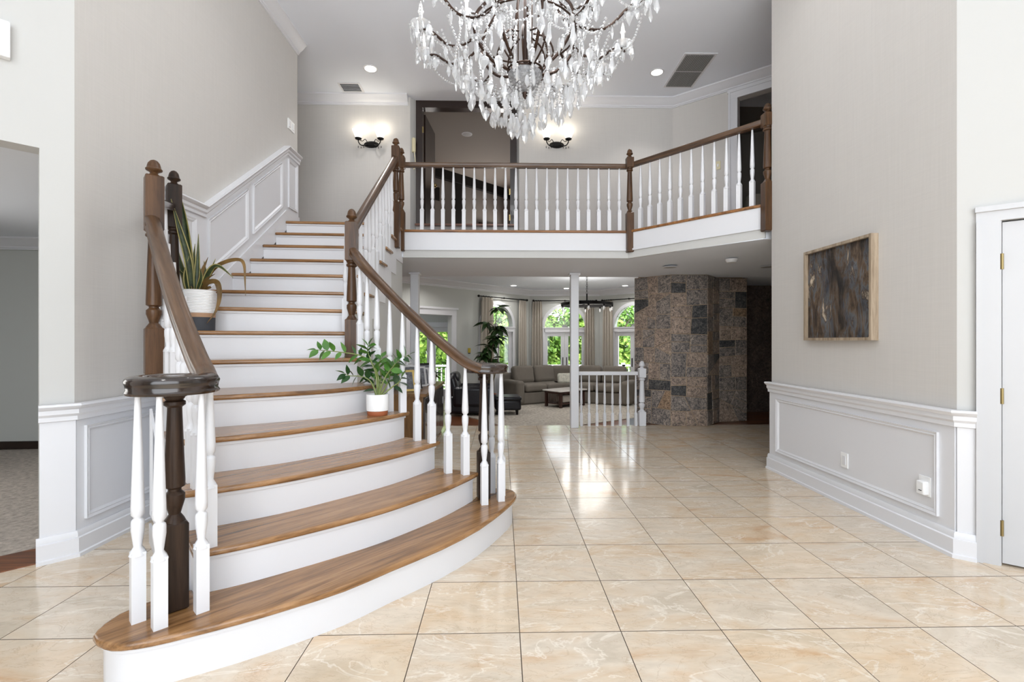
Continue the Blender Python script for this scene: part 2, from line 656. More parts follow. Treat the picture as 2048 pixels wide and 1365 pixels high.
def rr(poly):
    return [(p[0], p[1]) for p in poly]


def wall_mb(p, q, z0, z1, th, holes=(), side=1):
    """slab whose visible face runs p->q; thickness goes to the right of p->q when side=1"""
    P, Q = Vector(p), Vector(q)
    L = (Q - P).length
    t = (Q - P) / L
    nrm = Vector((t.y, -t.x)) * side
    mb = MB()

    def piece(s0, s1, a, b):
        if s1 - s0 < 1e-4 or b - a < 1e-4:
            return
        A, B = P + t * s0, P + t * s1
        mb.prism([tuple(A), tuple(B), tuple(B + nrm * th), tuple(A + nrm * th)], a, b)
    cuts = sorted(holes)
    s = 0
    for (h0, h1, b0, b1) in cuts:
        piece(s, h0, z0, z1)
        piece(h0, h1, z0, b0)
        piece(h0, h1, b1, z1)
        s = h1
    piece(s, L, z0, z1)
    return mb


def strip(path, prof, z, closed=False):
    """moulding swept along plan path; prof = (out, up) with out to the LEFT of the path"""
    return MB().sweep([(x, y, z) for x, y in path], [(-a, b) for a, b in prof][::-1], closed=closed)


CROWN = [(0, 0), (.12, 0), (.12, -.018), (.105, -.024), (.075, -.06), (.05, -.085), (.03, -.095), (.03, -.112), (.016, -.118), (.016, -.13), (0, -.13)]
CHAIR = [(0, 0), (.05, 0), (.055, -.012), (.045, -.025), (.03, -.035), (.03, -.06), (.018, -.075), (.018, -.10), (0, -.105)]
BASE = [(0, .15), (.012, .15), (.02, .135), (.02, .115), (.03, .11), (.03, .025), (.04, .02), (.04, 0), (0, 0)]


def panel_frame(mb, P, t, nrm, corners, w=.035, d=.018):
    """raised moulding along a closed polygon (s,z) on a wall plane through P with direction t"""
    n = len(corners)
    cx = sum(c[0] for c in corners) / n
    pts = [Vector((P[0] + t[0] * s_, P[1] + t[1] * s_, z_)) for s_, z_ in corners]
    N = Vector((nrm[0], nrm[1], 0))
    vs, fs = [], []
    ctr = sum(pts, Vector()) / n
    prof = [(0, 0), (0, d), (w * .45, d * .55), (w * .6, d * .75), (w, 0)]
    for i in range(n):
        p = pts[i]
        a = (pts[i - 1] - p).normalized()
        b = (pts[(i + 1) % n] - p).normalized()
        bis = (a + b).normalized()
        sn = math.sqrt(max(1e-4, 1 - bis.dot(b) ** 2))
        for inn, out in prof:
            vs.append(p + bis * (inn / sn) + N * out)
    k = len(prof)
    for i in range(n):
        j = (i + 1) % n
        for m_ in range(k - 1):
            fs.append((i * k + m_, j * k + m_, j * k + m_ + 1, i * k + m_ + 1))
    mb.add(vs, fs)
    return mb


# ------------------------------------------------------------------ plan constants
RISE = .1925
XL, XR = -2.56, 2.72
ZC = 5.0
ZB = 14 * RISE            # balcony floor
YB = 6.10                 # balcony edge
ZF = -0.38                # sunken living room floor
ZLC = 2.79
EY = 7.25                 # end of the marble floor

# ------------------------------------------------------------------ floor and tiles
floor = struct(build(MB().box((0, 2.7, -.06), (12, 9.1, .1)), 'floor', 'grout'), 'beige marble tile floor of the entrance hall')
TS = .448
tm = MB()
h = TS / 2 - .0008
c_ = h - .0011
hy, cy_ = h - .0005, c_ - .0005
tm.add([(-h, -hy, -.012), (h, -hy, -.012), (h, hy, -.012), (-h, hy, -.012), (-h, -hy, -.002), (h, -hy, -.002), (h, hy, -.002), (-h, hy, -.002), (-c_, -cy_, 0), (c_, -cy_, 0), (c_, cy_, 0), (-c_, cy_, 0)],
       [(3, 2, 1, 0), (0, 1, 5, 4), (1, 2, 6, 5), (2, 3, 7, 6), (3, 0, 4, 7), (4, 5, 9, 8), (5, 6, 10, 9), (6, 7, 11, 10), (7, 4, 8, 11)], 1)
tm.f.append((8, 9, 10, 11))
tm.m.append(0)
tile_me = tm.mesh('tile', ['marble', 'grout'], smooth=0)
X0, Y0 = .08, 2.105


def tile_ok(x, y):
    if y < .2 or y > EY + .3:
        return False
    if y > 6.1 and x < -1.6 or x < -4.3 or x > 4.7:
        return False
    if y < 3.0 and (x - y < -5.85 or x + 1.2 * y > 6.5):
        return False
    if y > 3.0 and (x < -2.75 or (x > 2.9 and y < 4.6)):
        return False
    if y > 4.4 and x < -1.5:
        return False
    # under the stair body
    if x + y * .98 > 1.15 and y > 2.75 and x < -.62 and y < 3.4 and x - y < -3.6 and x > -1.9:
        return False
    return True


NT = 0
for i in range(-10, 11):
    for j in range(-4, 13):
        x, y = X0 + (i + .5) * TS, Y0 + (j + .5) * TS
        if not tile_ok(x, y):
            continue
        o = obj('tile', tile_me, floor, (x, y, 0.0))
        NT += 1
        if y + TS / 2 > EY + .02:
            d = EY + .02 - (y - TS / 2)
            if d < .03:
                bpy.data.objects.remove(o)
                continue
            o.scale = (1, d / TS, 1)
            o.location.y = y - TS / 2 + d / 2
# the marble behind the camera, out of the photograph's sight
struct(build(MB().box((.25, -.995, -.006), (9.6, 2.62, .012)), 'floor_entry', 'marblebase'), 'marble floor by the entrance door')
struct(build(MB().prism([(2.2, 7.25), (5.1, 7.25), (5.1, 8.8), (2.6, 8.8)], -.1, -.002), 'floor_passage', 'hardwood'), 'dark hardwood floor of the passage behind the stone chimney')

# ------------------------------------------------------------------ left wall with wainscot
wl_ = struct(build(wall_mb((XL, 2.926), (XL, 6.06), 0, ZC, .15, side=-1), 'wall_left', 'wall'), 'tall taupe wallpapered wall beside the staircase')
LN = (1, 0)


def on_left(y0, y1):
    return [(XL, y1), (XL, y0)]        # left of this path = +X


build(MB().prism([(XL, 2.926), (XL + .012, 2.926), (XL + .012, 6.06), (XL, 6.06)], 0, .90), 'wainscot_board', 'white', wl_)
build(strip([(XL, 3.62), (XL, 2.926), (XL - .1096, 2.926 - .1096)], [(a + .012, b) for a, b in CHAIR], .915), 'chair_rail', 'white', wl_)
build(strip([(XL, 6.06), (XL, 2.926), (XL - .1167, 2.926 - .1167)], [(a + .012, b) for a, b in BASE], 0), 'baseboard', 'white', wl_)
build(panel_frame(MB(), (XL + .012, 0), (0, 1), LN, [(2.98, .2), (3.95, .2), (3.95, .77), (2.98, .77)]), 'panel_moulding', 'white', wl_)
# raked wainscot of the stair
cap = [(3.58, 2.44), (4.13, 2.44), (5.70, 3.59), (6.06, 3.59)]
low = [(6.06, 2.70), (5.66, 2.70), (4.0, 1.45), (3.58, 1.2)]
build(MB().prism3([(XL, y, z) for y, z in cap + low], (.014, 0, 0)), 'wainscot_board', 'white', wl_)
capm = MB()
cp = [(XL + .014, y, z) for y, z in cap][::-1]
capm.sweep(cp, [(-a, b) for a, b in CHAIR][::-1], up=(0, 0, 1))
build(capm, 'chair_rail', 'white', wl_)
for cs in ([(3.66, 1.55), (4.03, 1.55), (4.03, 2.30), (3.66, 2.30)],
           [(4.2, 1.86), (4.85, 2.31), (4.85, 2.81), (4.2, 2.335)],
           [(4.95, 2.38), (5.6, 2.84), (5.6, 3.36), (4.95, 2.885)],
           [(5.76, 2.88), (6.0, 2.88), (6.0, 3.46), (5.76, 3.46)]):
    build(panel_frame(MB(), (XL + .014, 0), (0, 1), LN, cs), 'panel_moulding', 'white', wl_)
sk = [(3.95, 1.73), (4.25, 1.98), (5.72, 3.0), (6.06, 2.80), (6.06, 2.695), (5.7, 2.695), (4.2, 1.5), (3.95, 1.5)]
build(MB().prism3([(XL + .012, y, z) for y, z in [(3.62, 1.62), (4.05, 1.62), (5.70, 2.83), (6.06, 2.83), (6.06, 2.65), (5.7, 2.6), (4.1, 1.4), (3.62, 1.4)]], (.016, 0, 0)), 'skirting', 'white', wl_)

# left facet with the opening to the side room
FL0, FL1 = (XL, 2.926), (XL - 1.9, 1.026)
Lf = math.hypot(1.9, 1.9)
wf = struct(build(wall_mb(FL0, FL1, 0, ZC, .14, [(.15, 2.2, 0, 2.40)], side=1), 'wall_left_angle', 'paint'), 'angled off-white wall with the opening to the carpeted room')


def fl(s):
    return (FL0[0] - s * .7071, FL0[1] - s * .7071)


fn = (.7071, -.7071)
build(MB().prism([fl(0), fl(.15), (fl(.15)[0] + fn[0] * .014, fl(.15)[1] + fn[1] * .014), (fl(0)[0] + .014, fl(0)[1] - .006)], 0, .9), 'wainscot_board', 'white', wf)
# p->q so that the room is on the left: walking from near to far keeps the room on the right, so go far->near reversed
struct(build(wall_mb(FL1, (-4.46, -2.3), 0, ZC, .14, side=1), 'wall_left_near', 'paint'))
# oak threshold in the opening
struct(build(MB().prism([fl(.15), fl(2.2), (fl(2.2)[0] - .2, fl(2.2)[1] + .2), (fl(.15)[0] - .2, fl(.15)[1] + .2)], -.02, .006), 'trim_1', 'hardwood'), 'oak threshold between marble and carpet')
# side room
struct(build(MB().prism([(-2.75, 2.98), (-2.75, 6.1), (-7.0, 6.1), (-7.0, -.5), (-5.4, -.5), (-4.6, 1.05)], -.03, .001), 'floor_side_room', 'carpet'), 'mottled beige carpet of the room on the left')
wsr = struct(build(wall_mb((-7.0, 5.75), (-2.70, 6.0), 0, 2.6, .1, side=-1), 'wall_side_room', 'sage'), 'grey wall at the back of the carpeted room')
build(MB().box((-4.85, 5.855, .05), (4.3, .03, .09), math.atan(.25 / 4.3)), 'baseboard', 'ebony', wsr)
struct(build(wall_mb((-7.0, -.6), (-7.0, 6.0), 0, 2.6, .1, side=-1), 'wall_side_room_left', 'sage'))
struct(build(MB().prism([(-2.72, 3.06), (-2.72, 6.1), (-7.0, 6.1), (-7.0, -.5), (-5.5, -.5), (-4.7, 1.08)], 2.50, 2.56), 'ceiling_side_room', 'ceil'))
build(strip([(-2.70, 5.99), (-7.0, 5.74)], [(a * 1.1, b) for a, b in CROWN], 2.50), 'crown_moulding', 'white', wsr)
# door chime on the near left facet
cb = thing('door_chime', 'white wall chime box high on the left wall above the opening', 'chime', (fl(.30)[0] + .0, fl(.30)[1], 2.85))
ang = math.atan2(-.7071, -.7071)
cx, cy = fl(.33)
build(MB().box((cx + fn[0] * .025, cy + fn[1] * .025, 2.95), (.13, .05, .2), PI / 4), 'housing', 'plastic', cb, bevel=.005)
build(MB().box((cx + fn[0] * .051, cy + fn[1] * .051, 2.96), (.02, .004, .03), PI / 4), 'speaker_slot', 'slot', cb)

# ------------------------------------------------------------------ right wall with wainscot
YR0, YR1 = 2.80, 4.76
wr = struct(build(wall_mb((XR, YR1), (XR, YR0), 0, ZC, .15, side=-1), 'wall_right', 'wall'), 'tall taupe wallpapered wall behind the abstract painting')
build(MB().prism([(XR, YR0), (XR - .014, YR0), (XR - .014, YR1 + .014), (XR, YR1 + .014)], 0, .86), 'wainscot_board', 'white', wr)
build(panel_frame(MB(), (XR - .014, 0), (0, 1), (-1, 0), [(2.90, .2), (4.64, .2), (4.64, .72), (2.90, .72)]), 'panel_moulding', 'white', wr)
build(MB().box((XR + .075, YR1 + .007, .43), (.15, .014, .86)), 'wainscot_return', 'white', wr)
# right facet with the white door
RD = Vector((.768, -.641)).normalized()
RN = Vector((-RD.y, RD.x)) * -1       # towards the room
RN = Vector((-.641, -.768))


def fr(s, o=0.0):
    return (XR + RD.x * s + RN.x * o, YR0 + RD.y * s + RN.y * o)


wfr = struct(build(wall_mb(fr(0), fr(3.0), 0, ZC, .14, [(.185, 1.03, 0, 1.975)], side=-1), 'wall_right_angle', 'paint'), 'angled off-white wall holding the white panel door')
build(MB().prism([fr(0), fr(.08), fr(.08, .014), fr(0, .014)], 0, .86), 'wainscot_board', 'white', wfr)
build(strip([fr(.082), fr(0), (XR, YR1 + .02)], [(a + .012, b) for a, b in CHAIR], .875), 'chair_rail', 'white', wr)
build(strip([fr(.082), fr(0), (XR, YR1 + .02)], [(a + .012, b) for a, b in BASE], 0), 'baseboard', 'white', wr)
d1 = struct(obj('door_1', None), 'white panel door with aged brass hinges on the right')
cas = MB()
for a, b_, o in ((.08, .18, .022), (.08, .108, .035), (.165, .187, .012)):
    cas.prism([fr(a), fr(b_), fr(b_, o), fr(a, o)], 0, 1.975)
cas2 = MB()
cas2.prism([fr(.08), fr(1.14), fr(1.14, .022), fr(.08, .022)], 1.975, 2.06)
cas2.prism([fr(.076), fr(1.144), fr(1.144, .036), fr(.076, .036)], 2.032, 2.062)
cas2.prism([fr(1.03), fr(1.14), fr(1.14, .022), fr(1.03, .022)], 0, 1.975)
build(cas, 'casing', 'doorwhite', d1)
build(cas2, 'casing', 'doorwhite', d1)
dl = build(MB().prism([fr(.192, -.005), fr(1.024, -.005), fr(1.024, -.045), fr(.192, -.045)], .012, 1.966), 'door_leaf', 'doorwhite', d1)
for z0, z1 in ((.2, .78), (.9, 1.55), (1.66, 1.9)):
    for s0, s1 in ((.31, .56), (.66, .91)):
        build(panel_frame(MB(), fr(0, -.005), RD, RN, [(s0, z0), (s1, z0), (s1, z1), (s0, z1)], .03, .01), 'panel_moulding', 'doorwhite', dl)
for z in (.17, .925, 1.695):
    build(MB().lathe([(.009, 0), (.009, .09)], 8, (fr(.188, .008)[0], fr(.188, .008)[1], z)), 'hinge', 'brass', d1)
struct(build(wall_mb((fr(3.0)[0], fr(3.0)[1]), (fr(3.0)[0], -2.3), 0, ZC, .14, side=-1), 'wall_right_near', 'paint'))
# entrance wall behind the camera with its tall window
struct(build(wall_mb((-4.6, -2.3), (5.2, -2.3), 0, ZC, .15, [(2.0, 7.8, .3, 4.75)], side=1), 'wall_front', 'paint'))
# ceiling
ceil = struct(build(MB().prism([(-5, -2.5), (5.4, -2.5), (5.4, 7.5), (-5, 7.5)], ZC, ZC + .1), 'ceiling', 'ceil'), 'white ceiling of the two storey hall')

# ------------------------------------------------------------------ staircase
zk = [k * RISE for k in range(15)]
zk[7] += .012
zk[8] += .01
Fc = {
    1: [(-1.54, 1.88), (-1.517, 1.81), (-1.44, 1.762), (-1.372, 1.752), (-1.279, 1.776), (-1.178, 1.826), (-1.032, 1.908), (-.883, 2.008), (-.696, 2.15), (-.532, 2.33), (-.316, 2.564), (-.127, 2.83), (.023, 3.137), (.092, 3.32), (.107, 3.42), (.085, 3.5), (.03, 3.55)],
    2: [(-1.306, 2.055), (-1.156, 2.14), (-.994, 2.26), (-.789, 2.43), (-.594, 2.62), (-.36, 2.92), (-.224, 3.15), (-.155, 3.29)],
    3: [(-1.49, 2.262), (-1.403, 2.31), (-1.14, 2.487), (-.904, 2.72), (-.677, 2.98), (-.524, 3.22), (-.43, 3.40)],
    4: [(-1.70, 2.495), (-1.554, 2.567), (-1.26, 2.76), (-.999, 3.03), (-.764, 3.34), (-.67, 3.53)],
    5: [(-1.915, 2.735), (-1.727, 2.845), (-1.244, 3.14), (-1.066, 3.32), (-.92, 3.56)],
    6: [(-2.235, 3.10), (-1.994, 3.25), (-1.5, 3.52), (-1.08, 3.73)],
    7: [(-2.40, 3.36), (-1.8, 3.62), (-1.2, 3.86)],
    8: [(-2.53, 3.62), (-1.8, 3.86), (-1.235, 4.07)],
    9: [(-2.53, 4.20), (-1.235, 4.43)],
    10: [(-2.53, 4.53), (-1.235, 4.67)],
    11: [(-2.53, 4.86), (-1.235, 4.95)],
    12: [(-2.53, 5.12), (-1.235, 5.20)],
    13: [(-2.53, 5.40), (-1.235, 5.47)],
    14: [(-2.53, 5.66), (-1.235, 5.73)],
    15: [(-2.53, 6.1), (-1.235, 6.1)],
}
FC = {k: (rr(catmull([(x, y, 0) for x, y in v], 4)) if len(v) > 2 and k > 1 else v) for k, v in Fc.items()}
FC[1] = rr(catmull([(x, y, 0) for x, y in Fc[1]], 2))
stair = thing('staircase', 'flared white staircase with fourteen polished oak treads', 'staircase', (-1.4, 3.0, 0))
carc = MB()
for k in range(1, 15):
    front = FC[k]
    back = offset(FC[k + 1], .045)
    if k == 1:
        poly = front + [(-.06, 3.56), (-.14, 3.48), (-.17, 3.40)] + back[::-1] + [(-1.36, 2.14), (-1.44, 2.09), (-1.50, 2.02), (-1.535, 1.95)]
    else:
        poly = front + back[::-1]
    # oak tread in its own frame, grain along the step
    a = Vector(front[0])
    b = Vector(front[-1])
    rz = math.atan2(b.y - a.y, b.x - a.x)
    ctr = (a + b) / 2
    rot = Matrix.Rotation(-rz, 2)
    lp = [tuple(rot @ (Vector(p) - ctr)) for p in poly]
    me = MB().prism(lp, -.03, 0).mesh('tread', 'oak', smooth=35)
    t = obj('tread', me, stair, (ctr.x + 1.4, ctr.y - 3.0, zk[k]), rz)
    bv = t.modifiers.new('bevel', 'BEVEL')
    bv.width = .011
    bv.segments = 3
    bv.limit_method = 'ANGLE'
    bv.angle_limit = math.radians(55)
    # riser and cove
    ins = offset(front, .032)
    z0 = zk[k - 1] if k > 1 else 0.0
    if k == 1:
        ins = offset(front, .03)
        rin = offset(front, .05)
    else:
        ins = ins[:]
        e0 = Vector(ins[0]).lerp(Vector(ins[1]), min(.95, .03 / (Vector(ins[1]) - Vector(ins[0])).length))
        e1 = Vector(ins[-1]).lerp(Vector(ins[-2]), min(.95, .03 / (Vector(ins[-1]) - Vector(ins[-2])).length))
        if k < 8:
            ins[0] = tuple(e0)
        ins[-1] = tuple(e1)
        rin = offset(ins, .018)
    rs = build(MB().prism(ins + rin[::-1], z0, zk[k] - .03), 'riser', 'white', stair)
    cv0, cv1 = offset(ins, -.013), ins
    build(MB().prism(cv0 + cv1[::-1], zk[k] - .045, zk[k] - .0305), 'cove_moulding', 'white', stair)
    # body under the tread
    if k < 15:
        fr_ = offset(front, .05)
        bk = offset(FC[k + 1], .06)
        if k == 1:
            pp = [(-1.49, 1.88), (-1.44, 1.81), (-1.37, 1.80)] + [p for p in fr_[8:-3]] + [(.05, 3.42), (.03, 3.5), (-.05, 3.51), (-.13, 3.42)] + [(p[0], p[1]) for p in bk[::-1]] + [(-1.40, 2.05), (-1.48, 1.97)]
            carc.prism(pp, 0.0, zk[k] - .031)
        else:
            u = Vector(fr_[1]) - Vector(fr_[0])
            f2 = [tuple(Vector(fr_[0]) + u.normalized() * .028)] + fr_[1:-1]
            w_ = Vector(fr_[-2]) - Vector(fr_[-1])
            f2.append(tuple(Vector(fr_[-1]) + w_.normalized() * .028))
            u = Vector(bk[1]) - Vector(bk[0])
            b2 = [tuple(Vector(bk[0]) + u.normalized() * .028)] + bk[1:-1]
            w_ = Vector(bk[-2]) - Vector(bk[-1])
            b2.append(tuple(Vector(bk[-1]) + w_.normalized() * .028))
            carc.prism(f2 + b2[::-1], 0.0 if k < 8 else zk[k] - .42, zk[k] - .031)
build(carc, 'stringer_body', 'white', stair, smooth=25)
# panel mouldings on the open left side of the lower flight
la, lb = Vector((-1.34, 2.10)), Vector((-2.24, 3.11))
lt = (lb - la).normalized()
ln = Vector((-lt.y, lt.x))
LL = (lb - la).length
build(MB().prism([tuple(la), tuple(lb), tuple(lb + ln * .012), tuple(la + ln * .012)], 0, .12), 'baseboard', 'white', stair)
build(panel_frame(MB(), tuple(la + ln * .002), lt, ln, [(.55, .2), (1.28, .2), (1.28, .86), (.9, .62), (.55, .4)], .03, .014), 'panel_moulding', 'white', stair)

# wall under the upper flight
wu = struct(build(MB().prism3([(-1.275, y, z) for y, z in [(3.95, 0), (YB - .02, 0), (YB - .02, 2.4), (5.6, 2.4), (3.95, 1.2)]], (-.1, 0, 0)), 'wall_under_stair', 'paint'), 'plain painted wall under the upper flight')
struct(build(wall_mb((-1.275, YB - .02), (-2.6, YB - .02), 0, 2.4, .1, side=1), 'wall_under_landing', 'paint'))

# ------------------------------------------------------------------ balusters, newels, handrails
bal_cache = {}


def baluster_mesh(hh, w=.046, base=.27, mat='white'):
    key = (round(hh, 2), w, base, mat)
    if key in bal_cache:
        return bal_cache[key]
    hh = key[0]
    mb = MB()
    q = w / 2
    # square foot with a chamfered shoulder
    mb.box((0, 0, base / 2), (w, w, base))
    mb.lathe([(q * 1.30, base - .012), (q * 1.02, base + .006), (q * .62, base + .022), (q * .78, base + .05), (q * .98, base + .085), (q * .98, base + .115), (q * .9, base + .124), (q * .62, base + .130), (q * .62, base + .136), (q * .96, base + .145), (q * 1.0, base + .17), (q * .72, base + .17 + (hh - base - .17) * .5), (q * .42, hh)], 10)
    me = mb.mesh('baluster', mat, smooth=40)
    bal_cache[key] = me
    return me


def baluster(parent, x, y, z, hh, rz=0.0, **kw):
    p = wl(parent)
    return obj('baluster', baluster_mesh(hh, **kw), parent, (x - p.x, y - p.y, z - p.z), rz)


def newel(parent, x, y, zs, mat='walnutz', w=.092, rz=0.0):
    """zs: bottom, top of foot block, bottom of upper block, top of upper block, finial top"""
    z0, z1, z2, z3, z4 = zs
    q = w / 2
    p = wl(parent)
    mb = MB()

    def blk(a, b):
        c = .008
        vs = []
        for z, e in ((a, q - c), (a + c, q), (b - c, q), (b, q - c)):
            vs += [(-e, -e, z), (e, -e, z), (e, e, z), (-e, e, z)]
        fs = [(3, 2, 1, 0), (12, 13, 14, 15)]
        for k in range(3):
            for i in range(4):
                j = (i + 1) % 4
                fs.append((k * 4 + i, k * 4 + j, k * 4 + 4 + j, k * 4 + 4 + i))
        mb.add(vs, fs)
    blk(0, z1 - z0)
    blk(z2 - z0, z3 - z0)
    a, b = z1 - z0, z2 - z0
    mb.lathe([(q * .95, a - .005), (q * .8, a + .01), (q * .5, a + .03), (q * .62, a + .05), (q * .86, a + .085), (q * .86, a + .11), (q * .55, a + .125), (q * .55, a + .133), (q * .88, a + .142), (q * .88, a + .17), (q * .62, b - .05), (q * .62, b - .045), (q * .92, b - .035), (q * .92, b - .022), (q * .7, b - .016), (q * .88, b - .006), (q * .9, b + .005)], 16)
    post = obj('newel_post', mb.mesh('newel_post', mat, smooth=40), parent, (x - p.x, y - p.y, z0 - p.z), rz)
    if z4:
        t = z3 - z0
        hh = z4 - z3
        f = MB().lathe([(q * .8, t - .004), (q * .6, t + hh * .08), (q * .42, t + hh * .16), (q * .5, t + hh * .24), (q * .9, t + hh * .34), (q * .95, t + hh * .42), (q * .8, t + hh * .5), (q * .76, t + hh * .6), (q * .66, t + hh * .78), (q * .42, t + hh * .93), (q * .12, t + hh)], 16)
        obj('finial', f.mesh('finial', mat, smooth=50), post)
    return post


RAILP = [(-.030, -.030), (-.034, -.022), (-.028, -.012), (-.031, .004), (-.035, .016), (-.030, .028), (-.016, .034), (0, .036), (.016, .034), (.030, .028), (.035, .016), (.031, .004), (.028, -.012), (.034, -.022), (.030, -.030)]


def rail(parent, path, mat='walnut', k=1.0, name='handrail'):
    mb = MB().sweep(path, [(a * k, b * k) for a, b in RAILP][::-1])
    # own frame with X along the rail so that the grain runs with it
    p0, p1 = Vector(path[0]), Vector(path[-1])
    ax = (p1 - p0).normalized()
    q = ax.to_track_quat('X', 'Z').to_matrix()
    me = MB()
    me.v = [tuple(q.transposed() @ (Vector(v) - p0)) for v in mb.v]
    me.f, me.m = mb.f, mb.m
    o = obj(name, me.mesh(name, mat, (0, 0, 0), 50), parent, p0 - wl(parent))
    o.rotation_euler = q.to_euler()
    return o


# left lower balustrade
vc = Vector((-1.335, 1.985))
lr = thing('stair_railing', 'short left stair railing ending in a round dark volute', 'railing', (-1.335, 1.985, zk[1]))
lpath = catmull([(-2.215, 3.08, 2.05), (-1.95, 2.79, 1.77), (-1.62, 2.43, 1.45), (-1.38, 2.19, 1.22), (-1.27, 2.08, 1.135)], 6)
rail(lr, lpath + [Vector((-1.225, 2.02, 1.115))], 'walnut', 1.15)
sp = []
for i in range(34):
    a = math.radians(8) - i * math.radians(470) / 33
    rad = .122 * (1 - .60 * max(0, i - 12) / 21)
    sp.append((vc.x + rad * math.cos(a) * 1.0, vc.y - .01 + rad * math.sin(a), 1.108))
rail(lr, [(-1.243, 2.045, 1.122), (-1.213, 2.01, 1.11)] + sp, 'darkrail', 1.12, 'volute')
build(MB().lathe([(.05, 1.068), (.055, 1.085), (.055, 1.13), (.04, 1.145)], 20, (vc.x, vc.y - .01, 0)), 'volute_eye', 'darkrail', lr)
newel(lr, vc.x, vc.y, (zk[1], .55, 1.06, 1.08, None), 'darkwal', .084, .75)
for (x, y) in ((-1.42, 1.90), (-1.305, 1.855), (-1.215, 1.965)):
    baluster(lr, x, y, zk[1], 1.09 - zk[1], .8)


def along(path, x=None, y=None):
    best = min(path, key=lambda p: (p[0] - x) ** 2 + (p[1] - y) ** 2)
    return best.z


for k in range(2, 7):
    A = Vector(FC[k][0])
    B = Vector(FC[k + 1][0])
    for t in ((.14, .58) if k < 6 else (.12,)):
        p = A.lerp(B, t) + Vector((.055, .04))
        baluster(lr, p.x, p.y, zk[k], along(lpath, p.x, p.y) - .03 - zk[k], .8)
newel(lr, -2.215, 3.10, (1.07, 1.37, 1.985, 2.335, 2.44), 'walnutz', .098, .72)
newel(lr, -2.44, 3.62, (1.22, 1.5, 2.12, 2.45, 2.555), 'darkwal', .09, .72)
rail(lr, [(-2.23, 3.14, 2.18), (-2.43, 3.57, 2.27)], 'darkrail', .95)
for t in (.38, .68):
    baluster(lr, -2.27 - .17 * t, 3.14 + .46 * t, zk[6], 2.17 + .09 * t - zk[6], .7)

# right lower balustrade
rc = Vector((-.125, 3.335))
rl = thing('stair_railing', 'curved right stair railing sweeping from the middle post down to its volute', 'railing', (rc.x, rc.y, zk[1]))
rpath = catmull([(-1.17, 3.80, 1.99), (-1.05, 3.645, 1.867), (-.95, 3.575, 1.766), (-.82, 3.53, 1.635), (-.70, 3.49, 1.518), (-.58, 3.42, 1.413), (-.46, 3.34, 1.308), (-.33, 3.27, 1.205), (-.22, 3.225, 1.128), (-.13, 3.20, 1.096)], 6)
sp = []
for i in range(30):
    a = math.radians(-80) + i * math.radians(430) / 29
    rad = .135 * (1 - .6 * max(0, i - 10) / 19)
    sp.append(Vector((rc.x + .005 + rad * math.cos(a), rc.y + rad * math.sin(a), 1.094)))
rail(rl, rpath, 'walnut', .95)
rail(rl, [rpath[-2], rpath[-1]] + sp, 'darkrail', .94, 'volute')
build(MB().lathe([(.045, 1.06), (.05, 1.075), (.05, 1.115), (.035, 1.125)], 20, (rc.x, rc.y, 0)), 'volute_eye', 'darkrail', rl)
newel(rl, rc.x, rc.y, (zk[1], .52, 1.05, 1.07, None), 'darkwal', .084, .2)
for (x, y) in ((-.115, 3.205), (-.005, 3.275), (.0, 3.39), (-.07, 3.45)):
    baluster(rl, x, y, zk[1], 1.065 - zk[1], .25)
rb = {2: [(-.245, 3.235), (-.365, 3.275)], 3: [(-.485, 3.335), (-.60, 3.42)], 4: [(-.715, 3.475), (-.82, 3.53)], 5: [(-.925, 3.575), (-1.01, 3.62)], 6: [(-1.085, 3.69)]}
for k, ps in rb.items():
    for x, y in ps:
        baluster(rl, x, y, zk[k], along(rpath, x, y) - .02 - zk[k], .5)
newel(rl, -1.19, 3.83, (1.15, 1.46, 1.915, 2.23, 2.336), 'walnutz', .09, .12)

# right upper balustrade
ru = thing('stair_railing', 'straight upper stair railing climbing to the landing beside the painted wall', 'railing', (-1.26, 4.6, zk[9]))
NP0, NP1 = Vector((-1.20, 3.86, 2.165)), Vector((-1.26, 5.70, 3.45))
rail(ru, [NP0, NP1], 'walnut', .95)
for k in range(7, 14):
    ya, yb = FC[k][-1][1], FC[k + 1][-1][1]
    for t in (.2, .68):
        y = ya + .03 + (yb - ya) * t
        if y < 3.9 or y > 5.66:
            continue
        zr = NP0.z + (NP1.z - NP0.z) * (y - NP0.y) / (NP1.y - NP0.y)
        baluster(ru, -1.27, y, zk[k], zr - .025 - zk[k])
newel(ru, -1.26, 5.74, (2.395, 2.93, 3.345, 3.61, 3.71), 'walnutz', .09)

# balcony
E0, E1, E2 = (-1.25, YB), (1.62, YB), (2.71, 4.86)
fu = struct(build(MB().prism([(-1.235, YB + .005), (1.625, YB + .005), (2.71, 4.87), (4.6, 4.87), (4.6, 7.5), (-4.8, 7.5), (-4.8, 6.1)], 2.60, ZB - .001), 'floor_upper', 'hardwood'), 'upstairs landing floor')
bal = thing('balcony_edge', 'white balcony fascia with an oak nosing along its top', 'fascia', (1.62, YB, 2.36))


def edge_poly(o0, o1):
    """band along the balcony edge; o>0 towards the hall void"""
    out = []
    for o in (o0, o1):
        t = math.tan(math.radians(48.7) / 2)
        out.append([(-1.245, YB - o), (1.62 - o * t, YB - o), (2.71 - o * .75, 4.86 - o * .66)])
    return out[0] + out[1][::-1]


build(MB().prism(edge_poly(.03, -.10), ZB - .03, ZB + .001), 'nosing', 'oakend', bal, bevel=.008)
build(MB().prism(edge_poly(.012, -.02), 2.455, ZB - .03), 'fascia_board', 'white', bal)
build(MB().prism(edge_poly(.022, -.02), 2.438, 2.46), 'fascia_bead', 'white', bal)
build(MB().prism(edge_poly(.004, -.02), 2.345, 2.44), 'fascia_board', 'paint', bal)
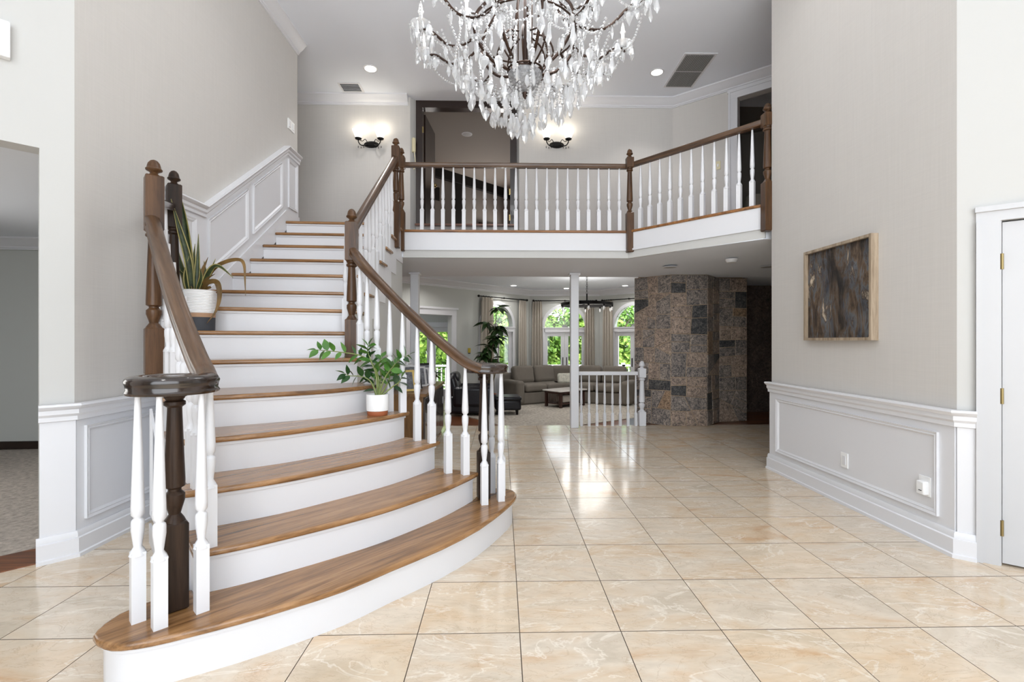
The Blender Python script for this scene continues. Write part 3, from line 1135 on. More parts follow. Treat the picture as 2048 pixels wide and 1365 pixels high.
# soffit under the balcony, falling a little towards the living room
so = MB()
top = 2.62
sv = [(-4.1, YB, 2.352), (1.62, YB, 2.352), (2.70, 4.87, 2.335), (4.6, 4.87, 2.335), (4.6, 7.0, 2.286), (-4.1, 7.0, 2.286), (4.6, 7.36, 2.286), (-4.1, 7.36, 2.286)]
so.add(sv + [(x, y, top) for x, y, z in sv], [(5, 4, 3, 2, 1, 0), (7, 6, 4, 5), (0, 1, 9, 8), (1, 2, 10, 9), (2, 3, 11, 10), (3, 4, 12, 11), (4, 6, 14, 12), (6, 7, 15, 14), (7, 5, 13, 15), (5, 0, 8, 13), (8, 9, 10, 11, 12, 13), (13, 12, 14, 15)])
struct(build(so, 'ceiling_under_balcony', 'ceil', smooth=20), 'low white ceiling under the balcony')

bb = thing('balcony_railing', 'long straight balcony railing in front of the dark upstairs doorway', 'railing', (0.2, YB + .04, ZB))
rail(bb, [(-1.25, YB + .04, 3.535), (1.62, YB + .04, 3.535)], 'walnut', .95)
x0 = -1.015
for i in range(20):
    baluster(bb, x0 + i * .1333, YB + .04, ZB, 3.51 - ZB, 0)
newel(bb, -1.268, YB - .018, (2.42, 2.93, 3.46, 3.625, 3.73), 'walnutz', .088)
newel(bb, 1.635, YB - .03, (2.415, 2.925, 3.49, 3.63, 3.737), 'walnutz', .088, .0)
bd = thing('balcony_railing', 'slanted balcony railing between the corner post and the right wall', 'railing', (2.2, 5.5, ZB))
A, B = Vector((1.65, YB)), Vector((2.69, 4.87))
rail(bd, [(A.x, A.y, 3.535), (B.x, B.y, 3.535)], 'walnut', .95)
for i in range(11):
    t = .085 + i * .0845
    p = A.lerp(B, t) + Vector((.02, .02))
    baluster(bd, p.x, p.y, ZB, 3.51 - ZB, -.86)
newel(bd, 2.70, 4.80, (2.40, 2.90, 3.46, 3.60, 3.70), 'walnutz', .092, 0)

# ------------------------------------------------------------------ upstairs hall
YH = 7.32
wbl = struct(build(wall_mb((-4.6, YH), (-1.39, YH), 2.5, ZC, .12, side=-1), 'wall_back_left', 'wall'), 'upstairs wall behind the left sconce')
build(MB().prism([(-1.39, YH), (-1.32, YH + .10), (-1.32, YH + .12), (-1.39, YH + .12)], 2.5, ZC), 'wall_return', 'paint', wbl)
wbr = struct(build(wall_mb((.27, YH), (2.64, YH), 2.5, ZC, .12, side=-1), 'wall_back_right', 'wall'), 'upstairs wall behind the right sconce')
build(MB().prism([(.27, YH), (.235, YH + .10), (.235, YH + .12), (.27, YH + .12)], 2.5, ZC), 'wall_return', 'paint', wbr)
build(strip([(-1.42, YH), (-4.6, YH)], CROWN, ZC), 'crown_moulding', 'white', wbl)
HR0, HR1 = Vector((2.64, YH)), Vector((4.3, 5.93))
hd = (HR1 - HR0).normalized()
hn = Vector((hd.y, -hd.x))
# doorway on the slanted hall wall
wbs = struct(build(wall_mb(tuple(HR0), tuple(HR1), 2.5, ZC, .12, [(.93, 1.75, ZB, 4.74)], side=-1), 'wall_back_slant', 'wall'), 'slanted upstairs wall with the dark doorway')
build(strip([(4.2, 6.012), (2.64, YH), (.28, YH)], CROWN, ZC), 'crown_moulding', 'white', wbr)


def hr(s, o=0):
    p = HR0 + hd * s + hn * o
    return (p.x, p.y)


dw = struct(obj('door_2', None), 'white casing around the dark upstairs doorway on the right')
for a, b_, z0, z1 in ((.81, .93, ZB, 4.86), (1.75, 1.87, ZB, 4.86)):
    build(MB().prism([hr(a), hr(b_), hr(b_, .02), hr(a, .02)], z0, z1).prism([hr(a), hr(a + .03), hr(a + .03, .032), hr(a, .032)], z0, z1), 'casing', 'whitegl', dw)
build(MB().prism([hr(.81), hr(1.87), hr(1.87, .022), hr(.81, .022)], 4.74, 4.86).prism([hr(.80), hr(1.88), hr(1.88, .034), hr(.80, .034)], 4.83, 4.865), 'casing', 'whitegl', dw)
# dark bedroom behind it
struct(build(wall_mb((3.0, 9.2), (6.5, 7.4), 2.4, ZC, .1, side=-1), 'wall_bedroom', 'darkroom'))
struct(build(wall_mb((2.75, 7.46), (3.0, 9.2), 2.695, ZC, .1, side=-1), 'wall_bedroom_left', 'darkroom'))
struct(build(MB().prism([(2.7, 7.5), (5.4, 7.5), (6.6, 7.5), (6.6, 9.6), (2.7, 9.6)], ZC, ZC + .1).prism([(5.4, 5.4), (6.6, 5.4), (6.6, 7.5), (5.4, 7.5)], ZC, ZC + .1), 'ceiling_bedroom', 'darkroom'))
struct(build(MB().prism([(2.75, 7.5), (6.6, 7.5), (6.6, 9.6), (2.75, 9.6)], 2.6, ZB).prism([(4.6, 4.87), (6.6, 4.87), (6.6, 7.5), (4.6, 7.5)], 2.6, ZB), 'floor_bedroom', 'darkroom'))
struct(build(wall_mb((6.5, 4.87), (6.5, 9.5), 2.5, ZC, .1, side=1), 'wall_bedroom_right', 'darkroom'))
lamp = thing('table_lamp', 'pale shaded lamp standing in the dark upstairs bedroom', 'lamp', (4.15, 7.75, 2.7))
build(MB().box((4.15, 7.75, 2.93), (.5, .4, .46)), 'stand', 'ebony', lamp)
build(MB().lathe([(.07, 3.16), (.08, 3.2), (.03, 3.3), (.05, 3.4), (.02, 3.5)], 12, (4.15, 7.75, 0)), 'base', 'brass', lamp)
build(MB().lathe([(.2, 3.42), (.13, 3.66)], 16, (4.15, 7.75, 0)), 'lamp_shade', 'curtain', lamp)
sw = thing('light_switch', 'ivory light switch by the upstairs doorway on the slanted wall', 'switch', (hr(.66)[0], hr(.66)[1], 3.85))
build(MB().prism([hr(.63), hr(.70), hr(.70, .008), hr(.63, .008)], 3.78, 3.90), 'plate', 'ivory', sw)
build(MB().prism([hr(.655), hr(.675), hr(.675, .014), hr(.655, .014)], 3.82, 3.86), 'toggle', 'plastic', sw)

# dark double doorway, two steps up
YD, ZD = YH + .10, 3.06
d3 = struct(obj('door_3', None), 'dark stained frame of the upstairs double doorway')
build(MB().box((-.5425, YD + .06, 2.86), (1.56, .12, .40)), 'door_step', 'paint', d3)
build(MB().box((-.5425, YD - .0, ZD + .01), (1.56, .16, .025)), 'threshold', 'hardwood', d3)
for xx in (-1.27, .185):
    build(MB().box((xx, YD + .06, (ZD + ZC) / 2), (.1, .14, ZC - ZD)), 'jamb', 'ebony', d3)
build(MB().box((-.5425, YD + .06, ZC - .055), (1.36, .14, .11)), 'head', 'ebony', d3)
for z in (3.6, 4.55, 3.2):
    build(MB().box((-1.212, YD - .005, z), (.022, .012, .09)), 'hinge', 'brass', d3)
    build(MB().box((.128, YD - .005, z), (.022, .012, .09)), 'hinge', 'brass', d3)
dlf = build(MB().box((-1.20, YD + .55, (ZD + ZC) / 2 - .05), (.042, .70, ZC - ZD - .15), -.08), 'door_leaf', 'ebony', d3)
build(MB().sphere((-1.13, YD + .80, 3.95), .03).sphere((-1.145, YD + .80, 3.95), .045, sc=(.3, 1, 1)), 'door_knob', 'brass', d3)
# room behind
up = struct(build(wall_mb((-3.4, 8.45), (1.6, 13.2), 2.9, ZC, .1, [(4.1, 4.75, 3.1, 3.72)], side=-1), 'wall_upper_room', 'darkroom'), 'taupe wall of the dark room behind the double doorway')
ud = Vector((5.0, 4.75)).normalized()
un = Vector((ud.y, -ud.x))


def ur(s, o=0):
    p = Vector((-3.4, 8.45)) + ud * s + un * o
    return (p.x, p.y)


build(MB().prism([ur(0), ur(6.8), ur(6.8, .1), ur(0, .1)], ZC - .2, ZC), 'crown_moulding', 'blackwood', up)
build(MB().prism([ur(3.2), ur(3.42), ur(3.42, .06), ur(3.2, .06)], 3.0, ZC - .1), 'post', 'blackwood', up)
build(MB().prism([ur(2.55), ur(2.82), ur(2.82, .03), ur(2.55, .03)], 4.32, 4.6), 'vent_grille', 'blackwood', up)
wcas = MB()
for a, b_, z0, z1 in ((3.95, 4.1, 3.0, 4.05), (4.75, 4.9, 3.0, 4.05), (3.95, 4.9, 3.72, 4.05)):
    wcas.prism([ur(a), ur(b_), ur(b_, .05), ur(a, .05)], z0, z1)
build(wcas, 'window_casing', 'ebony', up)
for s_ in (4.31, 4.53):
    build(MB().prism([ur(s_), ur(s_ + .02), ur(s_ + .02, .02), ur(s_, .02)], 3.1, 3.72), 'glazing_bar', 'white', up)
build(MB().prism([ur(4.1), ur(4.75), ur(4.75, .02), ur(4.1, .02)], 3.4, 3.42), 'glazing_bar', 'white', up)
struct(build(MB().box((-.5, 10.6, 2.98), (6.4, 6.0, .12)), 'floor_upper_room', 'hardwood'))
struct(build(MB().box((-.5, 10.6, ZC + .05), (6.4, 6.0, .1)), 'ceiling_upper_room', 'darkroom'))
struct(build(wall_mb((1.65, 7.5), (1.65, 13.2), 2.9, ZC, .1, side=1), 'wall_upper_room_right', 'darkroom'))
struct(build(wall_mb((-3.45, 7.5), (-3.45, 8.6), 2.9, ZC, .1, side=-1), 'wall_upper_room_left', 'darkroom'))


def can_light(x, y, z, on=True, label='', power=14, r=.075, group=None, cone=1.9):
    c = thing('recessed_light', label, 'ceiling light', (x, y, z), group)
    mb = MB()
    mb.lathe([(r * 1.3, 0), (r * 1.28, -.006), (r * 1.02, -.008), (r, -.002)], 20, (x, y, z))
    build(mb, 'trim_ring', 'whitegl', c)
    build(MB().lathe([(r * .98, -.0095), (r * .6, -.012)], 20, (x, y, z)), 'lamp', 'canlight' if on else 'canoff', c)
    if on and power:
        l = bpy.data.lights.new('recessed_lamp', 'SPOT')
        l.energy = power
        l.spot_size = cone
        l.spot_blend = .6
        l.shadow_soft_size = .06
        l.color = (1, .98, .96)
        lo = bpy.data.objects.new('lamp_light', l)
        col.objects.link(lo)
        lo.parent = c
        lo.location = (0, 0, -.03)
    return c


can_light(-1.784, 6.558, ZC, True, 'lit recessed ceiling light above the upstairs landing, left of the chandelier', 26)
can_light(2.145, 6.557, ZC, True, 'lit recessed ceiling light beside the large ceiling grille', 26)
can_light(-.62, 8.6, ZC, False, 'unlit recessed light in the ceiling of the dark upstairs room', 0)


for q_, (x_, y_) in enumerate(((-1.7, .6), (2.0, .6), (-1.5, 3.9), (2.0, 3.9))):  # downlights added out of view to light the hall floor and walls
    can_light(x_, y_, ZC, True, ('added unseen recessed light in the hall ceiling by the entrance, left side', 'added unseen recessed light in the hall ceiling by the entrance, right side', 'added unseen recessed light in the hall ceiling above the stairs', 'added unseen recessed light in the hall ceiling near the right wall')[q_], (62, 62, 8, 8)[q_], cone=1.35 if q_ < 2 else 2.2)


def wedge_vent(x, y, lab):
    v = thing('ceiling_vent', lab, 'vent', (x, y, ZC))
    build(MB().box((x, y, ZC - .004), (.32, .26, .008)), 'frame', 'white', v)
    build(MB().box((x, y, ZC - .009), (.26, .2, .004)), 'backing', 'slot', v)
    for i in range(5):
        build(MB().box((x, y - .08 + i * .04, ZC - .013), (.26, .02, .006), M_=Matrix.Rotation(.5, 3, 'X')), 'slat', 'white', v)


wedge_vent(-2.20, 7.05, 'small square air vent near the left crown moulding')
wedge_vent(.88, 7.0, 'small air vent glimpsed behind the chandelier crystals')
rv = thing('return_grille', 'large two panel return air grille in the ceiling', 'vent', (2.58, 6.52, ZC))
gx0, gx1, gy0, gy1 = 2.39, 2.76, 6.14, 6.91
build(MB().box(((gx0 + gx1) / 2, (gy0 + gy1) / 2, ZC - .004), (gx1 - gx0 + .06, gy1 - gy0 + .06, .008)), 'frame', 'white', rv)
for a, b_ in ((gy0, (gy0 + gy1) / 2 - .012), ((gy0 + gy1) / 2 + .012, gy1)):
    g = build(MB().box(((gx0 + gx1) / 2, (a + b_) / 2, ZC - .009), (gx1 - gx0, b_ - a, .003)), 'grille_panel', 'grillegrey', rv)
    for i in range(16):
        build(MB().box((gx0 + (i + .5) * (gx1 - gx0) / 16, (a + b_) / 2, ZC - .013), (.010, b_ - a, .006)), 'slat', 'vent', g)


def sconce(x, y, z, lab):
    s_ = thing('wall_sconce', lab, 'sconce', (x, y, z))
    build(MB().lathe([(.09, 0), (.09, .012), (.075, .02), (.04, .025)], 20, (x, y, z), M_=Matrix.Rotation(PI / 2, 3, 'X') @ Matrix.Diagonal((1.25, .55, 1))), 'back_plate', 'blackmetal', s_)
    build(MB().box((x, y - .03, z - .01), (.16, .05, .06)), 'body', 'blackmetal', s_, bevel=.012)
    for sx in (-1, 1):
        p = [(x + sx * .05, y - .04, z - .01), (x + sx * .09, y - .09, z - .045), (x + sx * .13, y - .12, z - .05), (x + sx * .16, y - .12, z - .01), (x + sx * .165, y - .12, z + .03)]
        a = build(MB().tube(catmull(p, 5), .008, 8), 'arm', 'blackmetal', s_)
        build(MB().tube(catmull([(x + sx * .05, y - .05, z + .02), (x + sx * .08, y - .06, z + .06), (x + sx * .11, y - .07, z + .03), (x + sx * .14, y - .1, z + .02)], 5), .005, 6), 'scroll', 'blackmetal', a)
        build(MB().lathe([(.012, .02), (.045, .035), (.05, .05), (.02, .06)], 14, (x + sx * .165, y - .12, z)), 'cup', 'blackmetal', a)
        build(MB().lathe([(.038, .055), (.05, .075), (.062, .11), (.082, .16), (.088, .17), (.083, .17), (.056, .108), (.03, .06)], 18, (x + sx * .165, y - .12, z)), 'glass_shade', 'shade', s_)
        for q in range(3):
            build(MB().lathe([(.001, -.035), (.006, -.02), (.002, 0)], 6, (x + sx * (.09 + q * .04), y - .1, z - .055 - .01 * (q % 2))), 'drop', 'blackmetal', a)
        l = bpy.data.lights.new('sconce_bulb', 'POINT')
        l.energy = .8
        l.color = (1, .93, .8)
        l.shadow_soft_size = .05
        lo = bpy.data.objects.new('bulb_light', l)
        col.objects.link(lo)
        lo.parent = s_
        lo.location = (sx * .165, -.12, .20)


sconce(-1.975, YH, 4.27, 'lit two light iron sconce left of the dark doorway')
sconce(.845, YH, 4.29, 'lit two light iron sconce right of the dark doorway')
# intercom by the doorway and a switch at the end of the left wall
ph = thing('wall_phone', 'cream wall telephone beside the dark upstairs doorway', 'telephone', (-1.345, YH + .03, 4.15))
build(MB().box((-1.34, YH + .025, 4.28), (.05, .05, .22), -.9), 'handset', 'ivory', ph, bevel=.012)
build(MB().tube(catmull([(-1.33, YH + .0, 4.18), (-1.31, YH - .01, 4.0), (-1.33, YH - .005, 3.9), (-1.34, YH, 4.0)], 5), .006, 6), 'cord', 'ivory', ph)
s2 = thing('light_switch', 'white switch plate at the far end of the left stair wall', 'switch', (XL, 5.86, 3.8))
build(MB().box((XL + .005, 5.87, 3.90), (.01, .17, .12)), 'plate', 'plastic', s2)
for q in (-.045, .045):
    build(MB().box((XL + .012, 5.87 + q, 3.90), (.008, .035, .07)), 'rocker', 'whitegl', s2)
# crown of the foyer walls
build(strip([(XL, 6.06), (XL, 2.926)], CROWN, ZC), 'crown_moulding', 'white', wl_)
build(strip([(XR, YR0), (XR, YR1)], CROWN, ZC), 'crown_moulding', 'white', wr)

# ------------------------------------------------------------------ right wall items
pic = thing('framed_painting', 'dark abstract painting in a pale wooden frame on the right wall', 'painting', (XR, 3.78, 1.29))
px = XR
build(MB().box((px - .022, 3.78, 1.677), (.012, .75, .75)), 'canvas', 'painting', pic)
for y0, y1, z0, z1 in ((3.394, 3.416, 1.29, 2.065), (4.144, 4.166, 1.29, 2.065)):
    build(MB().box((px - .0275, (y0 + y1) / 2, (z0 + z1) / 2), (.055, y1 - y0, z1 - z0)), 'frame_side', 'goldwood', pic)
for z0, z1 in ((1.29, 1.312), (2.043, 2.065)):
    build(MB().box((px - .0275, 3.78, (z0 + z1) / 2), (.055, .728, z1 - z0)), 'frame_rail', 'goldwood', pic)
px = XR - .014
o1 = thing('wall_outlet', 'white switch plate low on the right wainscot, farther from the door', 'outlet', (px, 3.71, .285))
build(MB().box((px - .004, 3.712, .345), (.008, .075, .118)), 'plate', 'plastic', o1, bevel=.002)
build(MB().box((px - .009, 3.712, .345), (.005, .034, .068)), 'rocker', 'whitegl', o1)
o2 = thing('wall_outlet', 'white outlet with a plugged in night light on the right wainscot', 'outlet', (px, 3.0, .30))
build(MB().box((px - .004, 2.995, .36), (.008, .085, .125)), 'plate', 'plastic', o2, bevel=.002)
build(MB().box((px - .02, 2.995, .35), (.04, .06, .085)), 'plug_in', 'plastic', o2, bevel=.008)
build(MB().box((px - .042, 2.99, .335), (.003, .02, .004)), 'slot', 'slot', o2)
# soffit fittings
sd = thing('smoke_detector', 'round white smoke detector under the balcony', 'smoke detector', (2.88, 5.93, 2.30))
build(MB().lathe([(.07, 0), (.07, -.02), (.055, -.045), (.02, -.05)], 20, (2.88, 5.93, 2.313)), 'housing', 'plastic', sd)
build(MB().lathe([(.058, -.03), (.058, -.036)], 20, (2.88, 5.93, 2.313)), 'slot_ring', 'slot', sd)
can_light(2.31, 6.52, 2.301, False, 'unlit recessed light under the balcony in front of the chimney', 0)
can_light(3.62, 6.45, 2.301, False, 'unlit recessed light under the balcony near the dark passage', 0)

# ------------------------------------------------------------------ closing walls out of sight
struct(build(wall_mb((5.05, .85), (5.05, 12.3), ZF, ZC, .12, side=1), 'wall_far_right', 'sage'))
struct(build(wall_mb((-4.75, 6.06), (-4.75, 7.5), 2.4, ZC, .1, side=-1), 'wall_hall_left', 'wall'))
struct(build(wall_mb((-4.75, 6.08), (-2.72, 6.08), 2.55, ZC, .1, side=1), 'wall_hall_near', 'wall'))
struct(build(wall_mb((-7.0, -.55), (-4.4, -.55), 0, 2.6, .1, side=1), 'wall_side_room_near', 'sage'))
struct(build(wall_mb((-4.1, 6.1), (-4.1, 9.3), ZF, ZLC, .1, side=-1), 'wall_living_left', 'sage'))
struct(build(wall_mb((-4.1, 6.18), (-1.38, 6.18), ZF, 2.4, .1, side=1), 'wall_living_near', 'sage'))

# ------------------------------------------------------------------ stone chimney


def clip(poly, p, n):
    out = []
    for i in range(len(poly)):
        a, b = poly[i], poly[(i + 1) % len(poly)]
        da = (a[0] - p[0]) * n[0] + (a[1] - p[1]) * n[1]
        db = (b[0] - p[0]) * n[0] + (b[1] - p[1]) * n[1]
        if da >= 0:
            out.append(a)
        if da * db < 0:
            t = da / (da - db)
            out.append((a[0] + (b[0] - a[0]) * t, a[1] + (b[1] - a[1]) * t))
    return out


def split(poly, amax, out, depth=0):
    xs, ys = [p[0] for p in poly], [p[1] for p in poly]
    A = abs(sum(poly[i][0] * poly[(i + 1) % len(poly)][1] - poly[(i + 1) % len(poly)][0] * poly[i][1] for i in range(len(poly)))) / 2
    w, h_ = max(xs) - min(xs), max(ys) - min(ys)
    if A < amax * R.uniform(.75, 1.35) and max(w, h_) < 2.4 * min(w, h_) or A < amax * .35:
        out.append(poly)
        return
    t = R.uniform(.38, .62)
    tilt = R.gauss(0, .035) if R.random() > .14 else R.choice((-.45, .45))
    if h_ > w * .95:
        p, n = (min(xs) + w / 2, min(ys) + h_ * t), (math.sin(tilt), math.cos(tilt))
    else:
        p, n = (min(xs) + w * t, min(ys) + h_ / 2), (math.cos(tilt), math.sin(tilt))
    a, b = clip(poly, p, n), clip(poly, p, (-n[0], -n[1]))
    for q in (a, b):
        if len(q) > 2:
            split(q, amax, out, depth + 1)


def shrink(poly, d):
    n = len(poly)
    cx, cy = sum(p[0] for p in poly) / n, sum(p[1] for p in poly) / n
    a = sum(poly[i][0] * poly[(i + 1) % n][1] - poly[(i + 1) % n][0] * poly[i][1] for i in range(n))
    if a < 0:
        poly = poly[::-1]
    res = poly
    for i in range(n):
        p, q = poly[i], poly[(i + 1) % n]
        L = math.hypot(q[0] - p[0], q[1] - p[1])
        if L < 1e-6:
            continue
        nx, ny = -(q[1] - p[1]) / L, (q[0] - p[0]) / L
        res = clip(res, (p[0] + nx * d, p[1] + ny * d), (nx, ny))
        if len(res) < 3:
            return None
    return res


ch = thing('stone_chimney', 'floor to ceiling chimney clad in irregular grey granite blocks', 'chimney', (2.9, 7.5, 0))
faces = [((2.115, 7.57), (2.545, 7.14)), ((2.545, 7.14), (3.10, 7.14)), ((3.10, 7.14), (3.45, 7.51)), ((3.45, 7.51), (3.93, 7.58))]
core = [(2.118, 7.573), (2.546, 7.144), (3.098, 7.144), (3.447, 7.514), (3.93, 7.584), (3.93, 8.6), (2.48, 8.6)]
build(MB().prism(core, 0, 2.285).prism([(2.2, 7.65), (3.9, 7.65), (3.9, 8.55), (2.5, 8.55)], ZF, 2.58), 'mortar_core', 'mortar', ch)
for (a, b) in faces:
    A, B = Vector(a), Vector(b)
    L = (B - A).length
    t = (B - A) / L
    nn = Vector((t.y, -t.x))
    out = []
    split([(0, 0), (L, 0), (L, 2.284), (0, 2.284)], .075, out)
    for pg in out:
        pg = shrink(pg, .0045)
        if not pg:
            continue
        d = R.uniform(.004, .011)
        base = A - nn * .02
        pts = [(base.x + t.x * s_, base.y + t.y * s_, z_) for s_, z_ in pg]
        top_ = shrink(pg, .006) or pg
        mb = MB()
        n = len(pg)
        if len(top_) == n:
            lo_ = [Vector(p) for p in pts]
            mid = [p + Vector((nn.x, nn.y, 0)) * (d + .012) for p in lo_]
            tb = A + nn * (d - .002)
            hi = [Vector((tb.x + t.x * s_, tb.y + t.y * s_, z_)) for s_, z_ in top_]
            mb.add(lo_ + mid + hi, [(i, (i + 1) % n, n + (i + 1) % n, n + i) for i in range(n)] + [(n + i, n + (i + 1) % n, 2 * n + (i + 1) % n, 2 * n + i) for i in range(n)] + [tuple(range(2 * n, 3 * n))])
        else:
            mb.prism3(pts, (nn.x * (d + .02), nn.y * (d + .02), 0))
        # own origin so that every block gets its own pattern
        ctr = sum((Vector(v) for v in mb.v), Vector()) / len(mb.v)
        me = mb.mesh('stone', R.choices(['stone_a', 'stone_b', 'stone_c', 'stone_d'], [5, 5, 2, .3])[0], ctr, 0)
        obj('stone', me, ch, ctr - wl(ch))
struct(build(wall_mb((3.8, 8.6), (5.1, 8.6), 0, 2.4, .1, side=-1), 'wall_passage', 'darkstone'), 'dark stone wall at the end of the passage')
struct(build(MB().box((4.5, 8.0, 2.345), (1.15, 1.3, .1)), 'ceiling_passage', 'ceil'))

# ------------------------------------------------------------------ posts and low railing at the step down
for x, y, lab in ((1.08, 7.08, 'white square post standing at the end of the low railing'), (-1.275, 7.08, 'white square post beside the stair wall')):
    c = thing('column', lab, 'column', (x, y, 0))
    build(MB().box((x, y, 1.135), (.12, .12, 2.27)), 'shaft', 'white', c, bevel=.008)
    build(MB().box((x, y, 2.272), (.16, .16, .026)), 'capital', 'white', c, bevel=.006)
lo = thing('low_railing', 'low white railing guarding the step down to the living room', 'railing', (1.6, 7.2, 0))
build(MB().box((1.60, 7.2, .795), (.92, .055, .055)), 'handrail', 'white', lo, bevel=.008)
for i in range(8):
    baluster(lo, 1.205 + i * .118, 7.2, 0, .77, 0, w=.040, base=.19)
newel(lo, 2.125, 7.2, (0.0, .22, .73, .87, .985), 'white', .10)

# ------------------------------------------------------------------ living room shell
struct(build(MB().box((.5, 11.1, ZF - .05), (9.4, 7.8, .1)), 'floor_living', 'hardwood'), 'hardwood floor of the sunken living room')
struct(build(MB().box((.5, 7.225, ZF / 2 - .01), (9.4, .045, -ZF - .02)), 'trim_2', 'white'), 'white riser of the step down to the living room')
struct(build(MB().prism([(-4.2, 7.4), (2.72, 7.4), (2.72, 9.7), (5.2, 9.7), (5.2, 14.5), (-4.2, 14.5)], ZLC, ZLC + .08), 'ceiling_living', 'ceil'), 'white ceiling of the living room')
struct(build(MB().box((.5, 7.40, 2.56), (9.2, .09, .55)), 'trim_3', 'ceil'), 'beam between the entrance hall and the living room')
CL, CR = Vector((.85, 14.2)), Vector((2.92, 14.2))
DL = Vector((-.7071, -.7071))
DR = Vector((.7071, -.7071))
ZSP, ZDT = 1.69, 1.56       # arch spring, top of door opening
AW = .62                    # half width of the opening


def bay_window(idx, wname, P, t, n_in, W0, W1, lab):
    ex = Vector((-n_in.x * .16, -n_in.y * .16, 0))

    def pt(s_, z_, o=0.0):
        return Vector((P.x + t.x * s_ + n_in.x * o, P.y + t.y * s_ + n_in.y * o, z_))
    mb = MB()
    for sgn, W in ((-1, W0), (1, W1)):
        arc = [(sgn * AW * math.cos(a), ZSP + AW * math.sin(a)) for a in [PI / 2 * i / 12 for i in range(13)]]
        pg = [(sgn * W, ZF), (sgn * AW, ZF)] + arc + [(0, ZLC), (sgn * W, ZLC)]
        mb.prism3([pt(*q) for q in pg], ex)
    w = struct(build(mb, wname, 'sage', smooth=0))
    win = struct(obj('window_%d' % idx, None), lab)
    nv = Vector((n_in.x, n_in.y, 0))
    tv = Vector((t.x, t.y, 0))

    def bar(s0, s1, z0, z1, o0, o1, name, mat, par=None):
        m_ = MB()
        m_.prism3([pt(s0, z0, o0), pt(s1, z0, o0), pt(s1, z1, o0), pt(s0, z1, o0)], nv * (o1 - o0))
        return build(m_, name, mat, par or win, smooth=0)
    # arched casing
    path = [pt(-AW - .03, ZF)] + [pt(-(AW + .03) * math.cos(a), ZSP + (AW + .03) * math.sin(a)) for a in [PI * i / 24 for i in range(25)]] + [pt(AW + .03, ZF)]
    build(MB().sweep(path, [(-.045, 0), (-.045, .02), (0, .03), (.05, .03), (.05, 0)], up=nv), 'casing', 'whitegl', win)
    bar(-AW, AW, ZDT - .01, ZSP, -.10, .03, 'transom_bar', 'whitegl')
    bar(-AW - .06, AW + .06, ZSP - .03, ZSP, .0, .05, 'transom_sill', 'whitegl')
    fp = [pt(-AW, ZSP, -.07)] + [pt(-AW * math.cos(a), ZSP + AW * math.sin(a), -.07) for a in [PI * i / 20 for i in range(1, 20)]] + [pt(AW, ZSP, -.07)]
    build(MB().prism3(fp, nv * .006), 'fan_pane', 'glass', win, smooth=0)
    for a in (30, 60, 90, 120, 150):
        a = math.radians(a)
        build(MB().tube([pt(.06 * math.cos(a), ZSP + .06 * math.sin(a), -.06), pt(AW * math.cos(a), ZSP + AW * math.sin(a), -.06)], .008, 4), 'fan_bar', 'vent', win)
    build(MB().prism3([pt(.085 * math.cos(PI * i / 8), ZSP + .085 * math.sin(PI * i / 8), -.075) for i in range(9)], nv * .03), 'fan_hub', 'vent', win)
    for sg in (-1, 1):
        a, b = (-AW, -.004) if sg < 0 else (.004, AW)
        leaf = MB()

        def lbar(s0, s1, z0, z1):
            leaf.prism3([pt(s0, z0, -.085), pt(s1, z0, -.085), pt(s1, z1, -.085), pt(s0, z1, -.085)], nv * .045)
        lbar(a, a + .11, ZF + .02, ZDT - .01)
        lbar(b - .11, b, ZF + .02, ZDT - .01)
        lbar(a + .11, b - .11, ZDT - .13, ZDT - .01)
        lbar(a + .11, b - .11, ZF + .02, ZF + .28)
        lf = build(leaf, 'door_leaf', 'whitegl', win, smooth=0)
        bar(a + .11, b - .11, ZF + .28, ZDT - .13, -.068, -.062, 'pane', 'glass', lf)
        sh = -.055 if sg < 0 else .055
        bar(sh - .012, sh + .012, .55, .80, -.04, -.025, 'handle_plate', 'blackmetal', lf)
    return w, pt


def curtain(pt, s0, s1, ztop, name_label, o=.09, folds=4, spread=0.0):
    c = thing('curtain', name_label, 'curtain', pt((s0 + s1) / 2, ZF + .02, o))
    n = folds * 8
    rows = [(ztop, .8), (ztop - .06, .78), (ztop - .12, .86), (.9, 1.0), (ZF + .02, 1.0 + spread)]
    vs, fs = [], []
    mid = (s0 + s1) / 2
    for z, k in rows:
        for i in range(n + 1):
            u = i / n
            s_ = mid + (s0 + (s1 - s0) * u - mid) * k
            dd = .035 * math.sin(2 * PI * folds * u) * (.5 if z > ztop - .05 else 1) + .012 * math.sin(5 * u + s0)
            vs.append(pt(s_, z, o + dd))
    m_ = n + 1
    for r_ in range(len(rows) - 1):
        for i in range(n):
            fs.append((r_ * m_ + i, r_ * m_ + i + 1, (r_ + 1) * m_ + i + 1, (r_ + 1) * m_ + i))
    p0 = wl(c)
    me = MB().add(vs, fs).mesh('panel', 'curtain', p0, 60)
    ob = obj('panel', me, c)
    sd_ = ob.modifiers.new('thickness', 'SOLIDIFY')
    sd_.thickness = .004
    for i in range(folds):
        q = pt(mid + (s0 + (s1 - s0) * (i + .5) / folds - mid) * .8, ztop + .015, o)
        build(MB().lathe([(.018, -.004), (.022, 0), (.018, .004)], 10, q, M_=Matrix.Rotation(PI / 2, 3, 'X')), 'ring', 'blackmetal', c)
    return c


